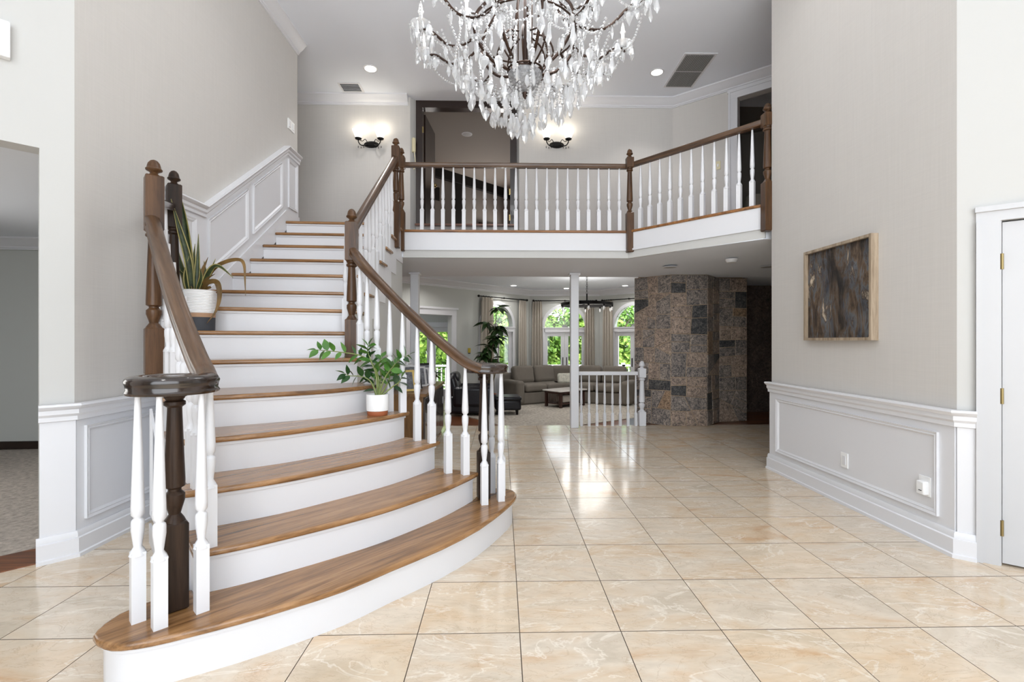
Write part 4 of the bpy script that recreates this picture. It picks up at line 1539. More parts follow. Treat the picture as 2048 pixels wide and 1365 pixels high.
def rod(pt, s0, s1, z, lab, o=.09):
    r_ = thing('curtain_rod', lab, 'curtain rod', pt((s0 + s1) / 2, z, o))
    build(MB().tube([pt(s0, z, o), pt(s1, z, o)], .014, 8), 'pole', 'blackmetal', r_)
    for s_ in (s0, s1):
        build(MB().sphere(pt(s_, z, o), .034, 10, 7), 'finial', 'blackmetal', r_)
    s_ = (s0 + s1) / 2
    build(MB().tube([pt(s_, z, o), pt(s_, z - .0, 0)], .012, 6).sphere(pt(s_, z, o), .026), 'bracket', 'blackmetal', r_)


TX = Vector((1, 0))
PLc = CL + DL * 1.36
PRc = CR + DR * 1.12
_, pc = bay_window(1, 'wall_bay_centre', (CL + CR) / 2, TX, Vector((0, -1)), 1.035, 1.035, 'arched French window in the middle of the bay')
_, pl = bay_window(2, 'wall_bay_left', PLc, -DL, Vector((.7071, -.7071)), 1.36, 1.36, 'arched French window behind the tall plant')
_, pr = bay_window(3, 'wall_bay_right', PRc, DR, Vector((-.7071, -.7071)), 1.12, 1.12, 'arched French window half hidden by the chimney')
wll = struct(build(wall_mb(tuple(CL + DL * 2.72), tuple(CL + DL * 7.0), ZF, ZLC, .16, [(.26, 1.48, ZF, 1.93)], side=1), 'wall_living_slant', 'sage'), 'grey slanted living room wall with the doorway')
struct(build(wall_mb(tuple(CR + DR * 2.24), tuple(CR + DR * 3.2), ZF, ZLC, .16, side=-1), 'wall_living_right', 'sage'))
build(strip([tuple(CR + DR * 3.0), tuple(CR), tuple(CL), tuple(CL + DL * 6.9)], [(a * 1.25, b * 1.3) for a, b in CROWN], ZLC), 'crown_moulding', 'white', wll)
dcs = struct(obj('door_4', None), 'white casing of the doorway in the grey living room wall')


def ll(s, o=0):
    p = CL + DL * s + Vector((.7071, -.7071)) * o
    return (p.x, p.y)


build(MB().prism([ll(2.84), ll(2.98), ll(2.98, .025), ll(2.84, .025)], ZF, 1.95), 'casing', 'whitegl', dcs)
build(MB().prism([ll(4.2), ll(4.34), ll(4.34, .025), ll(4.2, .025)], ZF, 1.95), 'casing', 'whitegl', dcs)
build(MB().prism([ll(2.84), ll(4.34), ll(4.34, .03), ll(2.84, .03)], 1.93, 2.07).prism([ll(2.8), ll(4.38), ll(4.38, .06), ll(2.8, .06)], 2.07, 2.12), 'casing', 'whitegl', dcs)
# sun porch behind that doorway, with its own glazed doors
wsp = struct(build(wall_mb((-4.6, 14.0), (-.88, 14.0), ZF, ZLC, .12, [(1.85, 3.25, ZF, 1.68)], side=-1), 'wall_porch', 'sage'))
struct(build(wall_mb((-.88, 14.0), (-.88, 12.72), ZF, ZLC, .1, side=-1), 'wall_porch_right', 'sage'))
struct(build(wall_mb((-4.6, 9.0), (-4.6, 14.0), ZF, ZLC, .1, side=-1), 'wall_porch_left', 'sage'))
d5 = struct(obj('door_5', None), 'white glazed double doors of the sun porch')
for a, b in ((-2.75, -2.055), (-2.045, -1.35)):
    lf = MB()
    for x0_, x1_, z0_, z1_ in ((a, a + .12, ZF, 1.68), (b - .12, b, ZF, 1.68), (a + .12, b - .12, 1.55, 1.68), (a + .12, b - .12, ZF, ZF + .25)):
        lf.box(((x0_ + x1_) / 2, 14.04, (z0_ + z1_) / 2), (x1_ - x0_, .05, z1_ - z0_))
    q = build(lf, 'door_leaf', 'whitegl', d5, smooth=0)
    build(MB().box(((a + b) / 2, 14.04, .66), (b - a - .24, .006, 1.78)), 'pane', 'glass', q)
build(MB().box((-2.05, 13.98, 1.76), (1.7, .05, .14)).box((-2.84, 13.98, .65), (.12, .05, 2.06)).box((-1.26, 13.98, .65), (.12, .05, 2.06)), 'casing', 'whitegl', d5)
rod(pc, -.94, .92, 2.475, 'black curtain rod above the middle bay window')
rod(pl, -.78, 1.12, 2.475, 'black curtain rod above the left bay window')
rod(pr, -.97, .8, 2.475, 'black curtain rod above the right bay window')
curtain(pc, -1.0, -.66, 2.46, 'linen curtain left of the middle bay window')
curtain(pc, .56, .88, 2.46, 'linen curtain right of the middle bay window')
curtain(pl, -.72, -.20, 2.46, 'linen curtain behind the tall plant')
curtain(pl, .74, 1.12, 2.46, 'linen curtain right of the left bay window')
curtain(pr, -.96, -.60, 2.46, 'linen curtain beside the hanging iron chandelier, at the right bay window')
ynote = thing('thermostat', 'small yellow wall control on the grey slanted wall', 'wall control', (*ll(2.40), .98))
build(MB().prism([ll(2.36), ll(2.44), ll(2.44, .02), ll(2.36, .02)], .98, 1.10), 'housing', 'yellow', ynote)
build(MB().prism([ll(2.37), ll(2.43), ll(2.43, .022), ll(2.37, .022)], .955, .975), 'label_strip', 'slot', ynote)
for x, y, lab in ((-1.55, 10.75, 'lit recessed light nearest the white post in the living room ceiling'), (.33, 12.95, 'lit recessed light in front of the left bay window'), (1.85, 13.6, 'lit recessed light above the middle bay window'), (3.35, 12.9, 'lit recessed light in front of the right bay window')):
    can_light(x, y, ZLC, True, lab, 26, cone=2.7)
for x, y, lab in ((-1.9, 8.9, 'added recessed living room light hidden behind the beam, left'), (3.4, 10.1, 'added recessed living room light hidden behind the chimney')):
    can_light(x, y, ZLC, True, lab, 80, cone=2.7)  # added fill lamps, kept out of view, that brighten the living room

# ------------------------------------------------------------------ living room furniture


def rbox(c, d, rz, name, mat, par, bev=.05, seg=4):
    return build(MB().box(c, d, rz), name, mat, par, bevel=bev, seg=seg, smooth=60)


ZR = ZF + .016            # furniture stands on the rug
sofa = thing('sectional_sofa', 'grey fabric sectional sofa in front of the bay windows', 'sofa', (1.8, 12.8, ZR))


def section(P, u, length, arm_first):
    u = Vector(u).normalized()
    bk = Vector((-u.y, u.x)) if arm_first else Vector((u.y, -u.x))
    rz = math.atan2(u.y, u.x)

    def q(s_, o, z):
        p = Vector(P) + u * s_ + bk * o
        return (p.x, p.y, z)
    rbox(q(length / 2, .48, ZR + .16), (length, .92, .30), rz, 'base', 'sofa', sofa, .03)
    rbox(q(length / 2, .88, ZR + .42), (length, .2, .72), rz, 'back_frame', 'sofa', sofa, .06)
    rbox(q(.11, .48, ZR + .31), (.24, .98, .62), rz, 'arm', 'sofa', sofa, .09)
    n = 2
    L = (length - .24) / n
    for i in range(n):
        s_ = .24 + L * (i + .5)
        rbox(q(s_, .36, ZR + .42), (L - .01, .76, .20), rz, 'seat_cushion', 'sofa', sofa, .07)
        m_ = Matrix.Rotation(rz, 3, 'Z') @ Matrix.Rotation(-.22 if arm_first else .22, 3, 'X')
        build(MB().box(q(s_, .70, ZR + .73), (L - .03, .24, .48), M_=m_), 'back_cushion', 'sofa', sofa, bevel=.09, seg=4, smooth=60)


section((.42, 12.22), (.87, .5), 1.62, True)
section((3.22, 12.02), (-.87, .5), 1.62, False)
rbox((1.83, 13.45, ZR + .21), (.9, .8, .40), 0, 'corner_base', 'sofa', sofa, .04)
rbox((1.83, 13.3, ZR + .42), (.85, .8, .2), 0, 'seat_cushion', 'sofa', sofa, .07)
rbox((1.83, 13.72, ZR + .70), (.8, .26, .5), 0, 'back_cushion', 'sofa', sofa, .09)
pil = thing('throw_pillow', 'pale patterned lumbar pillow at the corner of the grey sofa', 'pillow', (1.78, 13.05, ZR + .52))
build(MB().box((1.78, 13.03, ZR + .63), (.52, .14, .28), M_=Matrix.Rotation(.1, 3, 'Z') @ Matrix.Rotation(-.3, 3, 'X')), 'cover', 'cushion', pil, bevel=.06, seg=4, smooth=60)

table = thing('coffee_table', 'dark slatted coffee table with a pale top', 'coffee table', (1.6, 12.05, ZR))
cu = Vector((.69, .55)).normalized()
cv = Vector((-cu.y, cu.x))
T0 = Vector((1.44, 11.67))
crz = math.atan2(cu.y, cu.x)


def tq(a, b, z):
    p = T0 + cu * a + cv * b
    return (p.x, p.y, z)


build(MB().box(tq(.44, .27, ZR + .41), (.98, .64, .03), crz), 'tabletop', 'tabletop', table, bevel=.006)
build(MB().box(tq(.44, .27, ZR + .37), (.90, .56, .06), crz), 'apron', 'mahog', table)
for a in (.03, .85):
    for b in (.02, .52):
        build(MB().box(tq(a, b, ZR + .195), (.06, .06, .39), crz), 'leg', 'mahog', table)
build(MB().box(tq(.44, .27, ZR + .09), (.84, .5, .025), crz), 'shelf', 'mahog', table)
for i in range(8):
    build(MB().box(tq(.03, .08 + i * .055, ZR + .22), (.015, .015, .28), crz), 'slat', 'mahog', table)
bk = thing('basket', 'grey storage basket on the shelf under the coffee table', 'basket', tq(.35, .2, ZR + .105))
build(MB().box(tq(.35, .22, ZR + .20), (.32, .28, .18), crz), 'body', 'curtain', bk, bevel=.03)

rec = thing('recliner', 'black leather recliner chair seen behind the stair balusters', 'armchair', (-.70, 10.95, ZR))
rbox((-.70, 10.95, ZR + .24), (.95, .85, .40), 0, 'base', 'leather', rec, .07)
rbox((-.56, 10.95, ZR + .44), (.62, .56, .18), 0, 'seat', 'leather', rec, .07)
for y in (10.58, 11.32):
    rbox((-.63, y, ZR + .42), (.88, .2, .46), 0, 'arm', 'leather', rec, .08)
build(MB().box((-1.06, 10.95, ZR + .58), (.26, .72, .62), M_=Matrix.Rotation(-.25, 3, 'Y')), 'backrest', 'leather', rec, bevel=.1, seg=4, smooth=60)
build(MB().box((-1.08, 10.95, ZR + .82), (.26, .66, .24), M_=Matrix.Rotation(-.2, 3, 'Y')), 'headrest', 'leather', rec, bevel=.1, seg=4, smooth=60)
ott = thing('ottoman', 'black leather ottoman with light piping in front of the recliner', 'ottoman', (.13, 10.9, ZR))
rbox((.13, 10.9, ZR + .22), (.58, .56, .24), .1, 'body', 'leather', ott, .05)
rbox((.13, 10.9, ZR + .36), (.60, .58, .10), .1, 'cushion', 'leather', ott, .045)
for a in (-.22, .22):
    for b in (-.2, .2):
        build(MB().lathe([(.025, 0), (.03, .1)], 8, (.13 + a, 10.9 + b, ZR)), 'foot', 'blackmetal', ott)
ra, rb_ = Vector((.46, 8.66)), None
e1, e2 = Vector((-.55, .84)).normalized(), Vector((.84, .55)).normalized()
rug = build(MB().prism([tuple(ra), tuple(ra + e2 * 4.6), tuple(ra + e2 * 4.6 + e1 * 3.4), tuple(ra + e1 * 3.4)], ZF, ZF + .015), 'area_rug', 'rug')
tag(rug, 'large mottled cream rug on the living room floor', 'rug')
hearth = build(MB().prism([(2.2, 8.4), (2.75, 10.4), (3.6, 10.4), (3.6, 8.4)], ZF, ZF + .01), 'hearth_slab', 'slate')
tag(hearth, 'dark slate hearth strip beside the chimney', 'hearth')
# iron ring chandelier
rx, ry, rz_ = 1.97, 11.0, 2.13
ic = thing('ring_chandelier', 'black iron ring chandelier hanging in the living room', 'chandelier', (rx, ry, ZLC))
ring = [(rx + .58 * math.cos(2 * PI * i / 40), ry + .58 * math.sin(2 * PI * i / 40), rz_) for i in range(40)]
build(MB().sweep(ring, [(-.015, -.035), (.015, -.035), (.015, .035), (-.015, .035)], closed=True), 'ring', 'blackmetal', ic)
for a in (0, PI / 2):
    build(MB().tube([(rx - .58 * math.cos(a), ry - .58 * math.sin(a), rz_ + .03), (rx + .58 * math.cos(a), ry + .58 * math.sin(a), rz_ + .03)], .014, 6), 'cross_bar', 'blackmetal', ic)
build(MB().tube([(rx, ry, rz_), (rx, ry, rz_ + .25)], .016, 8), 'stem', 'blackmetal', ic)
for i in range(10):
    zc_ = rz_ + .27 + i * .042
    m_ = Matrix.Rotation(PI / 2 * (i % 2), 3, 'Z')
    lk = [Vector((rx, ry, zc_)) + m_ @ Vector((.016 * math.cos(2 * PI * j / 10), 0, .028 * math.sin(2 * PI * j / 10))) for j in range(10)]
    build(MB().sweep(lk, [(.004 * math.cos(PI / 3 * j), .004 * math.sin(PI / 3 * j)) for j in range(6)], up=tuple(m_ @ Vector((0, 1, 0))), closed=True), 'chain_link', 'blackmetal', ic)
for i in range(10):
    a = 2 * PI * i / 10 + .2
    x, y = rx + .58 * math.cos(a), ry + .58 * math.sin(a)
    h_ = build(MB().lathe([(.022, -.07), (.026, -.03), (.02, 0)], 10, (x, y, rz_)), 'socket', 'blackmetal', ic)
    build(MB().lathe([(.004, -.16), (.018, -.13), (.022, -.10), (.014, -.07)], 10, (x, y, rz_)), 'bulb', 'bowl', h_)

l_ = bpy.data.lights.new('ring_bulbs', 'POINT')
l_.energy = 40
l_.shadow_soft_size = .58
l_.color = (1, .97, .92)
lo_ = bpy.data.objects.new('bulb_light', l_)
col.objects.link(lo_)
lo_.parent = ic
lo_.location = (0, 0, rz_ - .14 - ZLC)

# ------------------------------------------------------------------ plants


def leaf_mesh(name, L, W, mat, bend=.15, fold=.2, n=5):
    vs, fs = [], []
    for i in range(n + 1):
        u = i / n
        w_ = W / 2 * math.sin(PI * min(1, max(0, u)) ** .8) if 0 < i < n else 0.0008
        z = -bend * L * u * u
        vs += [(L * u, -w_, z + fold * w_), (L * u, 0, z), (L * u, w_, z + fold * w_)]
    for i in range(n):
        a = i * 3
        fs += [(a, a + 3, a + 4, a + 1), (a + 1, a + 4, a + 5, a + 2)]
    return MB().add(vs, fs).mesh(name, mat, smooth=60)


def aim(direction, up=(0, 0, 1), roll=0.0):
    x = Vector(direction).normalized()
    y = Vector(up).cross(x)
    if y.length < 1e-3:
        y = Vector((0, 1, 0))
    y.normalize()
    z = x.cross(y)
    m_ = Matrix((x, y, z)).transposed().to_4x4()
    return m_ @ Matrix.Rotation(roll, 4, 'X')


def leaf_obj(me, par, pos, direction, scale=1.0, roll=0.0, name='leaf'):
    o = bpy.data.objects.new(name, me)
    col.objects.link(o)
    o.parent = par
    m_ = Matrix.Translation(Vector(pos) - wl(par)) @ aim(direction, roll=roll) @ Matrix.Diagonal((scale, scale, scale, 1))
    o.matrix_local = m_
    return o


def cam_pt(x, y, depth):
    """point on the photograph's ray (x,y) at a given camera depth"""
    a, b = (x - 1024) / F_PX, (682.5 - y) / F_PX
    c, s_ = math.cos(YAW), math.sin(YAW)
    return Vector(((a * c + s_) * depth, (c - a * s_) * depth, CAMH + b * depth))


# ZZ plant on the fourth tread
zx, zy, zz_ = -.865, 3.36, zk[4]
zp = thing('potted_plant', 'leafy green plant in a white cylinder pot with terracotta foot on a stair tread', 'potted plant', (zx, zy, zz_))
build(MB().lathe([(.066, 0), (.070, .006), (.070, .03), (.068, .033)], 28, (zx, zy, zz_)), 'saucer', 'terra', zp)
build(MB().lathe([(.071, .03), (.076, .034), (.077, .14), (.075, .145), (.070, .145), (.069, .12)], 28, (zx, zy, zz_)), 'pot', 'pot', zp)
build(MB().lathe([(.069, .118), (.068, .128), (.02, .132)], 20, (zx, zy, zz_)), 'soil', 'soil', zp)
zl = leaf_mesh('leaf', .076, .044, 'zz', .12)
zd = leaf_mesh('leaf', .072, .042, 'zzdark', .12)
zbase = Vector((zx, zy, zz_ + .12))
stems = [  # photo pixels, depth shift, n leaves, dark
    ([(752, 790), (757, 760), (745, 728), (722, 712), (690, 706), (655, 702), (632, 700)], 0.0, 13, False),
    ([(760, 790), (768, 760), (785, 735), (800, 720), (818, 710)], .03, 9, False),
    ([(754, 792), (744, 768), (733, 757), (718, 753), (700, 752), (690, 748)], -.03, 7, True),
    ([(756, 790), (752, 750), (742, 722), (735, 700), (738, 690)], -.02, 9, False),
    ([(764, 790), (776, 765), (782, 745), (790, 728)], .05, 7, False),
    ([(768, 792), (784, 775), (798, 765), (803, 756)], .0, 5, True),
    ([(758, 790), (762, 752), (758, 728), (764, 715)], .06, 6, False),
    ([(750, 792), (748, 772), (752, 748)], .02, 4, True)]
for pts, dd, nl, dk in stems:
    dep = 3.40
    P = [cam_pt(x, y, dep + dd * (i / (len(pts) - 1)) * 2) for i, (x, y) in enumerate(pts)]
    P[0] = zbase + (P[0] - zbase) * .5
    P[0].z = zz_ + .125
    cp_ = catmull(P, 5)
    rad = [.007 - .005 * i / (len(cp_) - 1) for i in range(len(cp_))]
    build(MB().tube(cp_, rad, 7), 'stem', 'zzstem', zp)
    nl = int(nl * 1.35)
    for i in range(nl):
        u = .30 + .68 * i / max(1, nl - 1)
        j = min(len(cp_) - 2, int(u * (len(cp_) - 1)))
        p = cp_[j]
        tg = (cp_[j + 1] - cp_[j]).normalized()
        sd_ = tg.cross(Vector((0, -1, .3))).normalized() * (1 if i % 2 else -1)
        dirn = tg * .45 + sd_ * .9 + Vector((0, R.uniform(-.5, .1), R.uniform(-.1, .25)))
        leaf_obj(zd if dk or R.random() < .2 else zl, zp, p, dirn, R.uniform(.9, 1.25), R.uniform(-.9, .9))
    leaf_obj(zl, zp, cp_[-1], (cp_[-1] - cp_[-2]), .9, R.uniform(-.6, .6))

# snake plant on the seventh tread
sx_, sy_ = -2.245, 3.60
sp_ = thing('potted_plant', 'drooping snake plant in a ribbed white pot with a grey base by the stair wall', 'potted plant', (sx_, sy_, zk[7]))
build(MB().lathe([(.098, 0), (.104, .004), (.106, .10)], 28, (sx_, sy_, zk[7])), 'pot_base_band', 'greyband', sp_)
build(MB().lathe([(.106, .10), (.107, .13)], 28, (sx_, sy_, zk[7])), 'pot_tan_band', 'tanband', sp_)
prof = [(.106, .13)]
for i in range(14):
    prof += [(.110, .136 + i * .0115), (.107, .1415 + i * .0115)]
prof += [(.112, .30), (.104, .30), (.102, .27)]
build(MB().lathe(prof, 28, (sx_, sy_, zk[7])), 'pot', 'pot', sp_)
build(MB().lathe([(.102, .262), (.1, .272), (.02, .278)], 20, (sx_, sy_, zk[7])), 'soil', 'soil', sp_)


def blade(pts, width, depth0, brown=False, dshift=0.0):
    P = [cam_pt(x, y, depth0 + dshift * i / (len(pts) - 1)) for i, (x, y) in enumerate(pts)]
    cp_ = catmull(P, 6)
    n = len(cp_)
    vs, fs, mi = [], [], []
    for i, p in enumerate(cp_):
        u = i / (n - 1)
        tg = (cp_[min(n - 1, i + 1)] - cp_[max(0, i - 1)]).normalized()
        sd_ = tg.cross(Vector((.45, -.85, .2))).normalized()
        nr = sd_.cross(tg)
        w_ = width / 2 * (.55 + .45 * math.sin(PI * min(1, u * 1.25 + .1))) * (1 if u < .7 else max(.04, (1 - u) / .3))
        for k, zz in ((-1, .35), (-.72, .12), (0, -.2), (.72, .12), (1, .35)):
            vs.append(p + sd_ * w_ * k + nr * w_ * zz)
    mb = MB()
    for i in range(n - 1):
        for k in range(4):
            a = i * 5 + k
            fs.append((a, a + 1, a + 6, a + 5))
            mi.append(1 if k in (0, 3) else 0)
    mb.v = [tuple(v) for v in vs]
    mb.f = fs
    mb.m = mi
    o = build(mb, 'leaf', ['snakebrown', 'snakebrown'] if brown else ['snake', 'snakeedge'], sp_, smooth=60)
    sd2 = o.modifiers.new('thickness', 'SOLIDIFY')
    sd2.thickness = .002


D = 3.64
for pts, w_, br, ds in [
        ([(384, 582), (376, 520), (358, 455), (342, 398)], .050, False, -.15),
        ([(386, 582), (375, 500), (366, 430), (358, 382)], .062, False, .05),
        ([(380, 584), (376, 550), (379, 510)], .066, False, -.05),
        ([(392, 582), (395, 530), (397, 468)], .036, False, .0),
        ([(388, 582), (386, 540), (390, 488)], .04, False, .06),
        ([(372, 580), (366, 552), (352, 536)], .03, False, .0),
        ([(396, 582), (404, 545), (416, 515)], .028, True, .0),
        ([(400, 582), (418, 548), (431, 518)], .024, False, .02),
        ([(402, 582), (426, 540), (452, 524), (478, 520), (488, 530), (490, 560), (491, 592)], .028, True, -.1),
        ([(402, 582), (420, 542), (438, 533), (466, 555)], .04, False, -.12),
        ([(404, 582), (416, 566), (434, 566), (439, 592), (432, 622), (413, 648)], .038, True, -.16),
        ([(398, 582), (412, 560), (430, 548)], .02, True, -.05),
        ([(394, 582), (402, 556), (400, 535)], .026, False, -.05),
        ([(404, 582), (420, 575), (414, 580)], .02, True, -.05),
        ([(376, 584), (370, 560), (374, 520)], .035, False, .04),
        ([(390, 584), (384, 545), (376, 500)], .04, True, .05), ([(396, 584), (410, 552), (408, 522)], .03, False, .08),
        ([(383, 584), (366, 545), (356, 500)], .045, False, .1)]:
    blade(pts, w_, D, br, ds)

# tall plant by the left bay window
tx, ty = -.30, 12.05
tp = thing('tall_plant', 'tall dark leafed indoor plant in front of the left bay window', 'potted plant', (tx, ty, ZR))
build(MB().lathe([(.13, 0), (.17, .3), (.18, .32), (.16, .32), (.15, .28)], 20, (tx, ty, ZR)), 'pot', 'terra', tp)
build(MB().lathe([(.155, .27), (.02, .29)], 16, (tx, ty, ZR)), 'soil', 'soil', tp)
pl_me = [leaf_mesh('leaf', .34, .14, 'plant', .35), leaf_mesh('leaf', .30, .12, 'plant', .5)]
heads = [((997, 652), 18, .0), ((978, 690), 18, .1), ((995, 616), 7, -.05), ((974, 645), 8, .1), ((965, 705), 18, .0), ((990, 672), 18, -.1), ((983, 718), 16, .05), ((966, 728), 12, .1)]
for (hx, hy), n, dd in heads:
    hp = cam_pt(hx, hy, 12.05 + dd)
    mid = (Vector((tx, ty, ZR + .3)) + hp) / 2 + Vector((R.uniform(-.1, .1), R.uniform(-.1, .1), 0))
    cpath = catmull([Vector((tx, ty, ZR + .28)), mid, hp], 6)
    build(MB().tube(cpath, [.016 - .010 * i / (len(cpath) - 1) for i in range(len(cpath))], 6), 'stem', 'stem', tp)
    for i in range(n):
        a = 2 * PI * i / n * 1.9
        leaf_obj(R.choice(pl_me), tp, hp + Vector((0, 0, -.03 * (i // 4))), (math.cos(a), math.sin(a), R.uniform(-.75, .45)), R.uniform(.8, 1.15), R.uniform(-.6, .6))

# ------------------------------------------------------------------ low cabinet behind the stairs
cab = thing('low_cabinet', 'low wooden cabinet with dark glossy doors behind the stairs', 'cabinet', (-1.02, 6.03, 0))
build(MB().box((-1.045, 6.03, .35), (.39, 1.65, .66)), 'body', 'cabwood', cab)
build(MB().box((-1.03, 6.03, .695), (.43, 1.69, .03)), 'top', 'cabwood', cab)
for i in range(4):
    y = 5.205 + .4125 * (i + .5)
    d_ = build(MB().box((-.838, y, .36), (.02, .402, .60)), 'door', 'cabdark', cab, bevel=.003)
    build(MB().box((-.824, y + (.16 if i % 2 else -.16), .45), (.012, .015, .1)), 'handle', 'silver', d_)
for a in (-1.2, -.88):
    for b in (5.26, 6.8):
        build(MB().box((a, b, .012), (.05, .05, .024)), 'foot', 'cabdark', cab)
CT = .711
for i, (x, y, w_, h_, ang_, fm, desc) in enumerate([
        (-1.06, 5.42, .20, .25, .35, 'gold', 'gold edged photo frame nearest the end of the low cabinet'),
        (-1.05, 5.58, .24, .30, .3, 'silver', 'silver photo frame standing second from the end of the low cabinet'),
        (-1.03, 5.72, .18, .24, .42, 'blackmetal', 'black photo frame third from the end of the low cabinet'),
        (-1.02, 5.98, .20, .26, .32, 'silver', 'silver photo frame in the middle of the low cabinet'),
        (-1.0, 6.10, .22, .24, .36, 'silver', 'wide silver photo frame on the far half of the low cabinet'),
        (-.99, 6.24, .20, .29, .3, 'blackmetal', 'dark photo frame next to the potted plant on the low cabinet')]):
    fr_t = thing('photo_frame', desc, 'photo frame', (x, y, CT))
    m_ = Matrix.Rotation(.5, 3, 'Z') @ Matrix.Rotation(-ang_, 3, 'X')
    up_ = m_ @ Vector((0, 0, 1))
    base_ = Vector((x, y, CT + .004))
    ctr_ = base_ + up_ * (h_ / 2)
    build(MB().box(ctr_, (w_, .014, h_), M_=m_), 'frame', fm, fr_t)
    build(MB().box(ctr_ - m_ @ Vector((0, .008, 0)), (w_ - .05, .003, h_ - .05), M_=m_), 'photo', 'photo', fr_t)
    build(MB().tube([ctr_, Vector((x, y, CT + .003)) + Vector((-.02, .08, 0))], .005, 5), 'strut', fm, fr_t)
wbx = thing('card_stack', 'white stack of papers leaning on the low cabinet', 'papers', (-1.14, 5.85, CT))
build(MB().box((-1.15, 5.9, CT + .16), (.02, .26, .30), M_=Matrix.Rotation(.12, 3, 'Y')), 'cards', 'paper', wbx)
cpx, cpy = -.99, 6.62
cpt = thing('potted_plant', 'small plant in a dark pot at the far end of the low cabinet', 'potted plant', (cpx, cpy, CT))
build(MB().lathe([(.07, 0), (.10, .09), (.105, .10), (.09, .10), (.085, .08)], 18, (cpx, cpy, CT)), 'pot', 'mahog', cpt)
cl_me = leaf_mesh('leaf', .20, .06, 'plant', .6)
for i in range(14):
    a = i * 2.4
    leaf_obj(cl_me, cpt, (cpx, cpy, CT + .09), (math.cos(a), math.sin(a), R.uniform(.3, 1.6)), R.uniform(.7, 1.3), R.uniform(-.5, .5))
vs_ = thing('vase', 'white cylinder vase beside the plant on the low cabinet', 'vase', (-.93, 6.42, CT))
build(MB().lathe([(.045, 0), (.05, .02), (.05, .15), (.045, .155), (.04, .14)], 18, (-.93, 6.42, CT)), 'body', 'pot', vs_)

# ------------------------------------------------------------------ crystal chandelier
CX, CY = .17, 3.45
cz = lambda y, d=3.45: CAMH + (682.5 - y) * d / F_PX
chd = thing('crystal_chandelier', 'large bronze chandelier draped with clear crystal drops and bead strands', 'chandelier', (CX, CY, ZC))


def cyl(r_, a, z):
    return Vector((CX + r_ * math.cos(a), CY + r_ * math.sin(a), z))


ribs = 8
for i in range(ribs):
    a = 2 * PI * i / ribs + .25
    p = [cyl(.10, a, 3.22), cyl(.24, a, 3.27), cyl(.36, a, 3.42), cyl(.36, a, 3.58), cyl(.24, a, 3.74), cyl(.15, a, 3.95), cyl(.2, a, 4.15), cyl(.06, a, 4.4)]
    build(MB().tube(catmull(p, 5), .011, 7), 'frame_rib', 'bronze', chd)
    p = [cyl(.10, a + .4, 3.24), cyl(.20, a + .4, 3.34), cyl(.16, a + .4, 3.46), cyl(.06, a + .4, 3.5)]
    build(MB().tube(catmull(p, 5), .007, 6), 'inner_scroll', 'bronze', chd)
build(MB().tube([(CX, CY, 3.1), (CX, CY, 4.72)], .012, 8), 'centre_stem', 'bronze', chd)
for i in range(4):
    a = i * PI / 2
    build(MB().tube([cyl(.05, a, 3.22), cyl(.05, a, 3.75)], .005, 5), 'cage_rod', 'bronze', chd)
build(MB().tube([(CX, CY, 4.7), (CX, CY, ZC)], .008, 6).lathe([(.07, ZC - .04), (.09, ZC - .01), (.09, ZC)], 20, (CX, CY, 0)), 'ceiling_canopy', 'bronze', chd)
for r_, z in ((.125, 3.235), (.365, 3.5), (.16, 3.95)):
    rg = [cyl(r_, 2 * PI * i / 28, z) for i in range(28)]
    build(MB().sweep(rg, [(.007 * math.cos(PI / 3 * j), .007 * math.sin(PI / 3 * j)) for j in range(6)], closed=True), 'hoop', 'bronze', chd)
# cut glass bowl
pb = []
for k in range(9):
    u = k / 8
    pb.append((.018 + .105 * math.sin(u * PI / 2) ** .8, 3.075 + .135 * u))
build(MB().lathe(pb + [(.12, 3.205), (.02, 3.09)], 40, (CX, CY, 0), M_=None), 'glass_bowl', 'cutglass', chd)
build(MB().lathe([(.004, 3.03), (.016, 3.05), (.022, 3.075), (.01, 3.09)], 10, (CX, CY, 0)), 'bowl_finial', 'bronze', chd)


def drop_mesh(L, W, kind):
    n = 6
    if kind == 0:
        pr_ = [(.001, 0), (W * .30, -L * .12), (W * .5, -L * .62), (W * .32, -L * .85), (.001, -L)]
    elif kind == 1:
        pr_ = [(.001, 0), (W * .22, -L * .08), (W * .26, -L * .35), (W * .5, -L * .72), (.001, -L)]
    else:
        pr_ = [(.001, 0), (W * .45, -L * .25), (W * .5, -L * .45), (.001, -L)]
    mb = MB().lathe(pr_, n, M_=Matrix.Diagonal((1, .5, 1)))
    mb.sphere((0, 0, .012), .010, 6, 5)
    return mb.mesh('crystal_drop', 'crystal', smooth=0)


drops = [drop_mesh(.12, .060, 0), drop_mesh(.15, .046, 1), drop_mesh(.10, .066, 2), drop_mesh(.085, .044, 0)]
beads = MB()


def octa(c, r_):
    x, y, z = c
    beads.add([(x + r_, y, z), (x, y + r_, z), (x - r_, y, z), (x, y - r_, z), (x, y, z + r_), (x, y, z - r_)],
              [(0, 1, 4), (1, 2, 4), (2, 3, 4), (3, 0, 4), (1, 0, 5), (2, 1, 5), (3, 2, 5), (0, 3, 5)])


def strand(a, b, sag, step=.021, r_=.0105):
    a, b = Vector(a), Vector(b)
    n = max(3, int((b - a).length * 1.12 / step))
    for i in range(n + 1):
        u = i / n
        p = a.lerp(b, u)
        octa((p.x, p.y, p.z - sag * 4 * u * (1 - u)), r_ * R.uniform(.8, 1.15))


ND = 0
co = wl(chd)


def drop(p, k=None, s_=1.0, rz=None):
    global ND
    me = drops[R.randrange(len(drops)) if k is None else k]
    o = obj('crystal_drop', me, chd, Vector(p) - co, R.uniform(0, 6.28) if rz is None else rz)
    o.scale = (s_, s_, s_)
    o.rotation_euler.x = R.uniform(-.12, .12)
    ND += 1


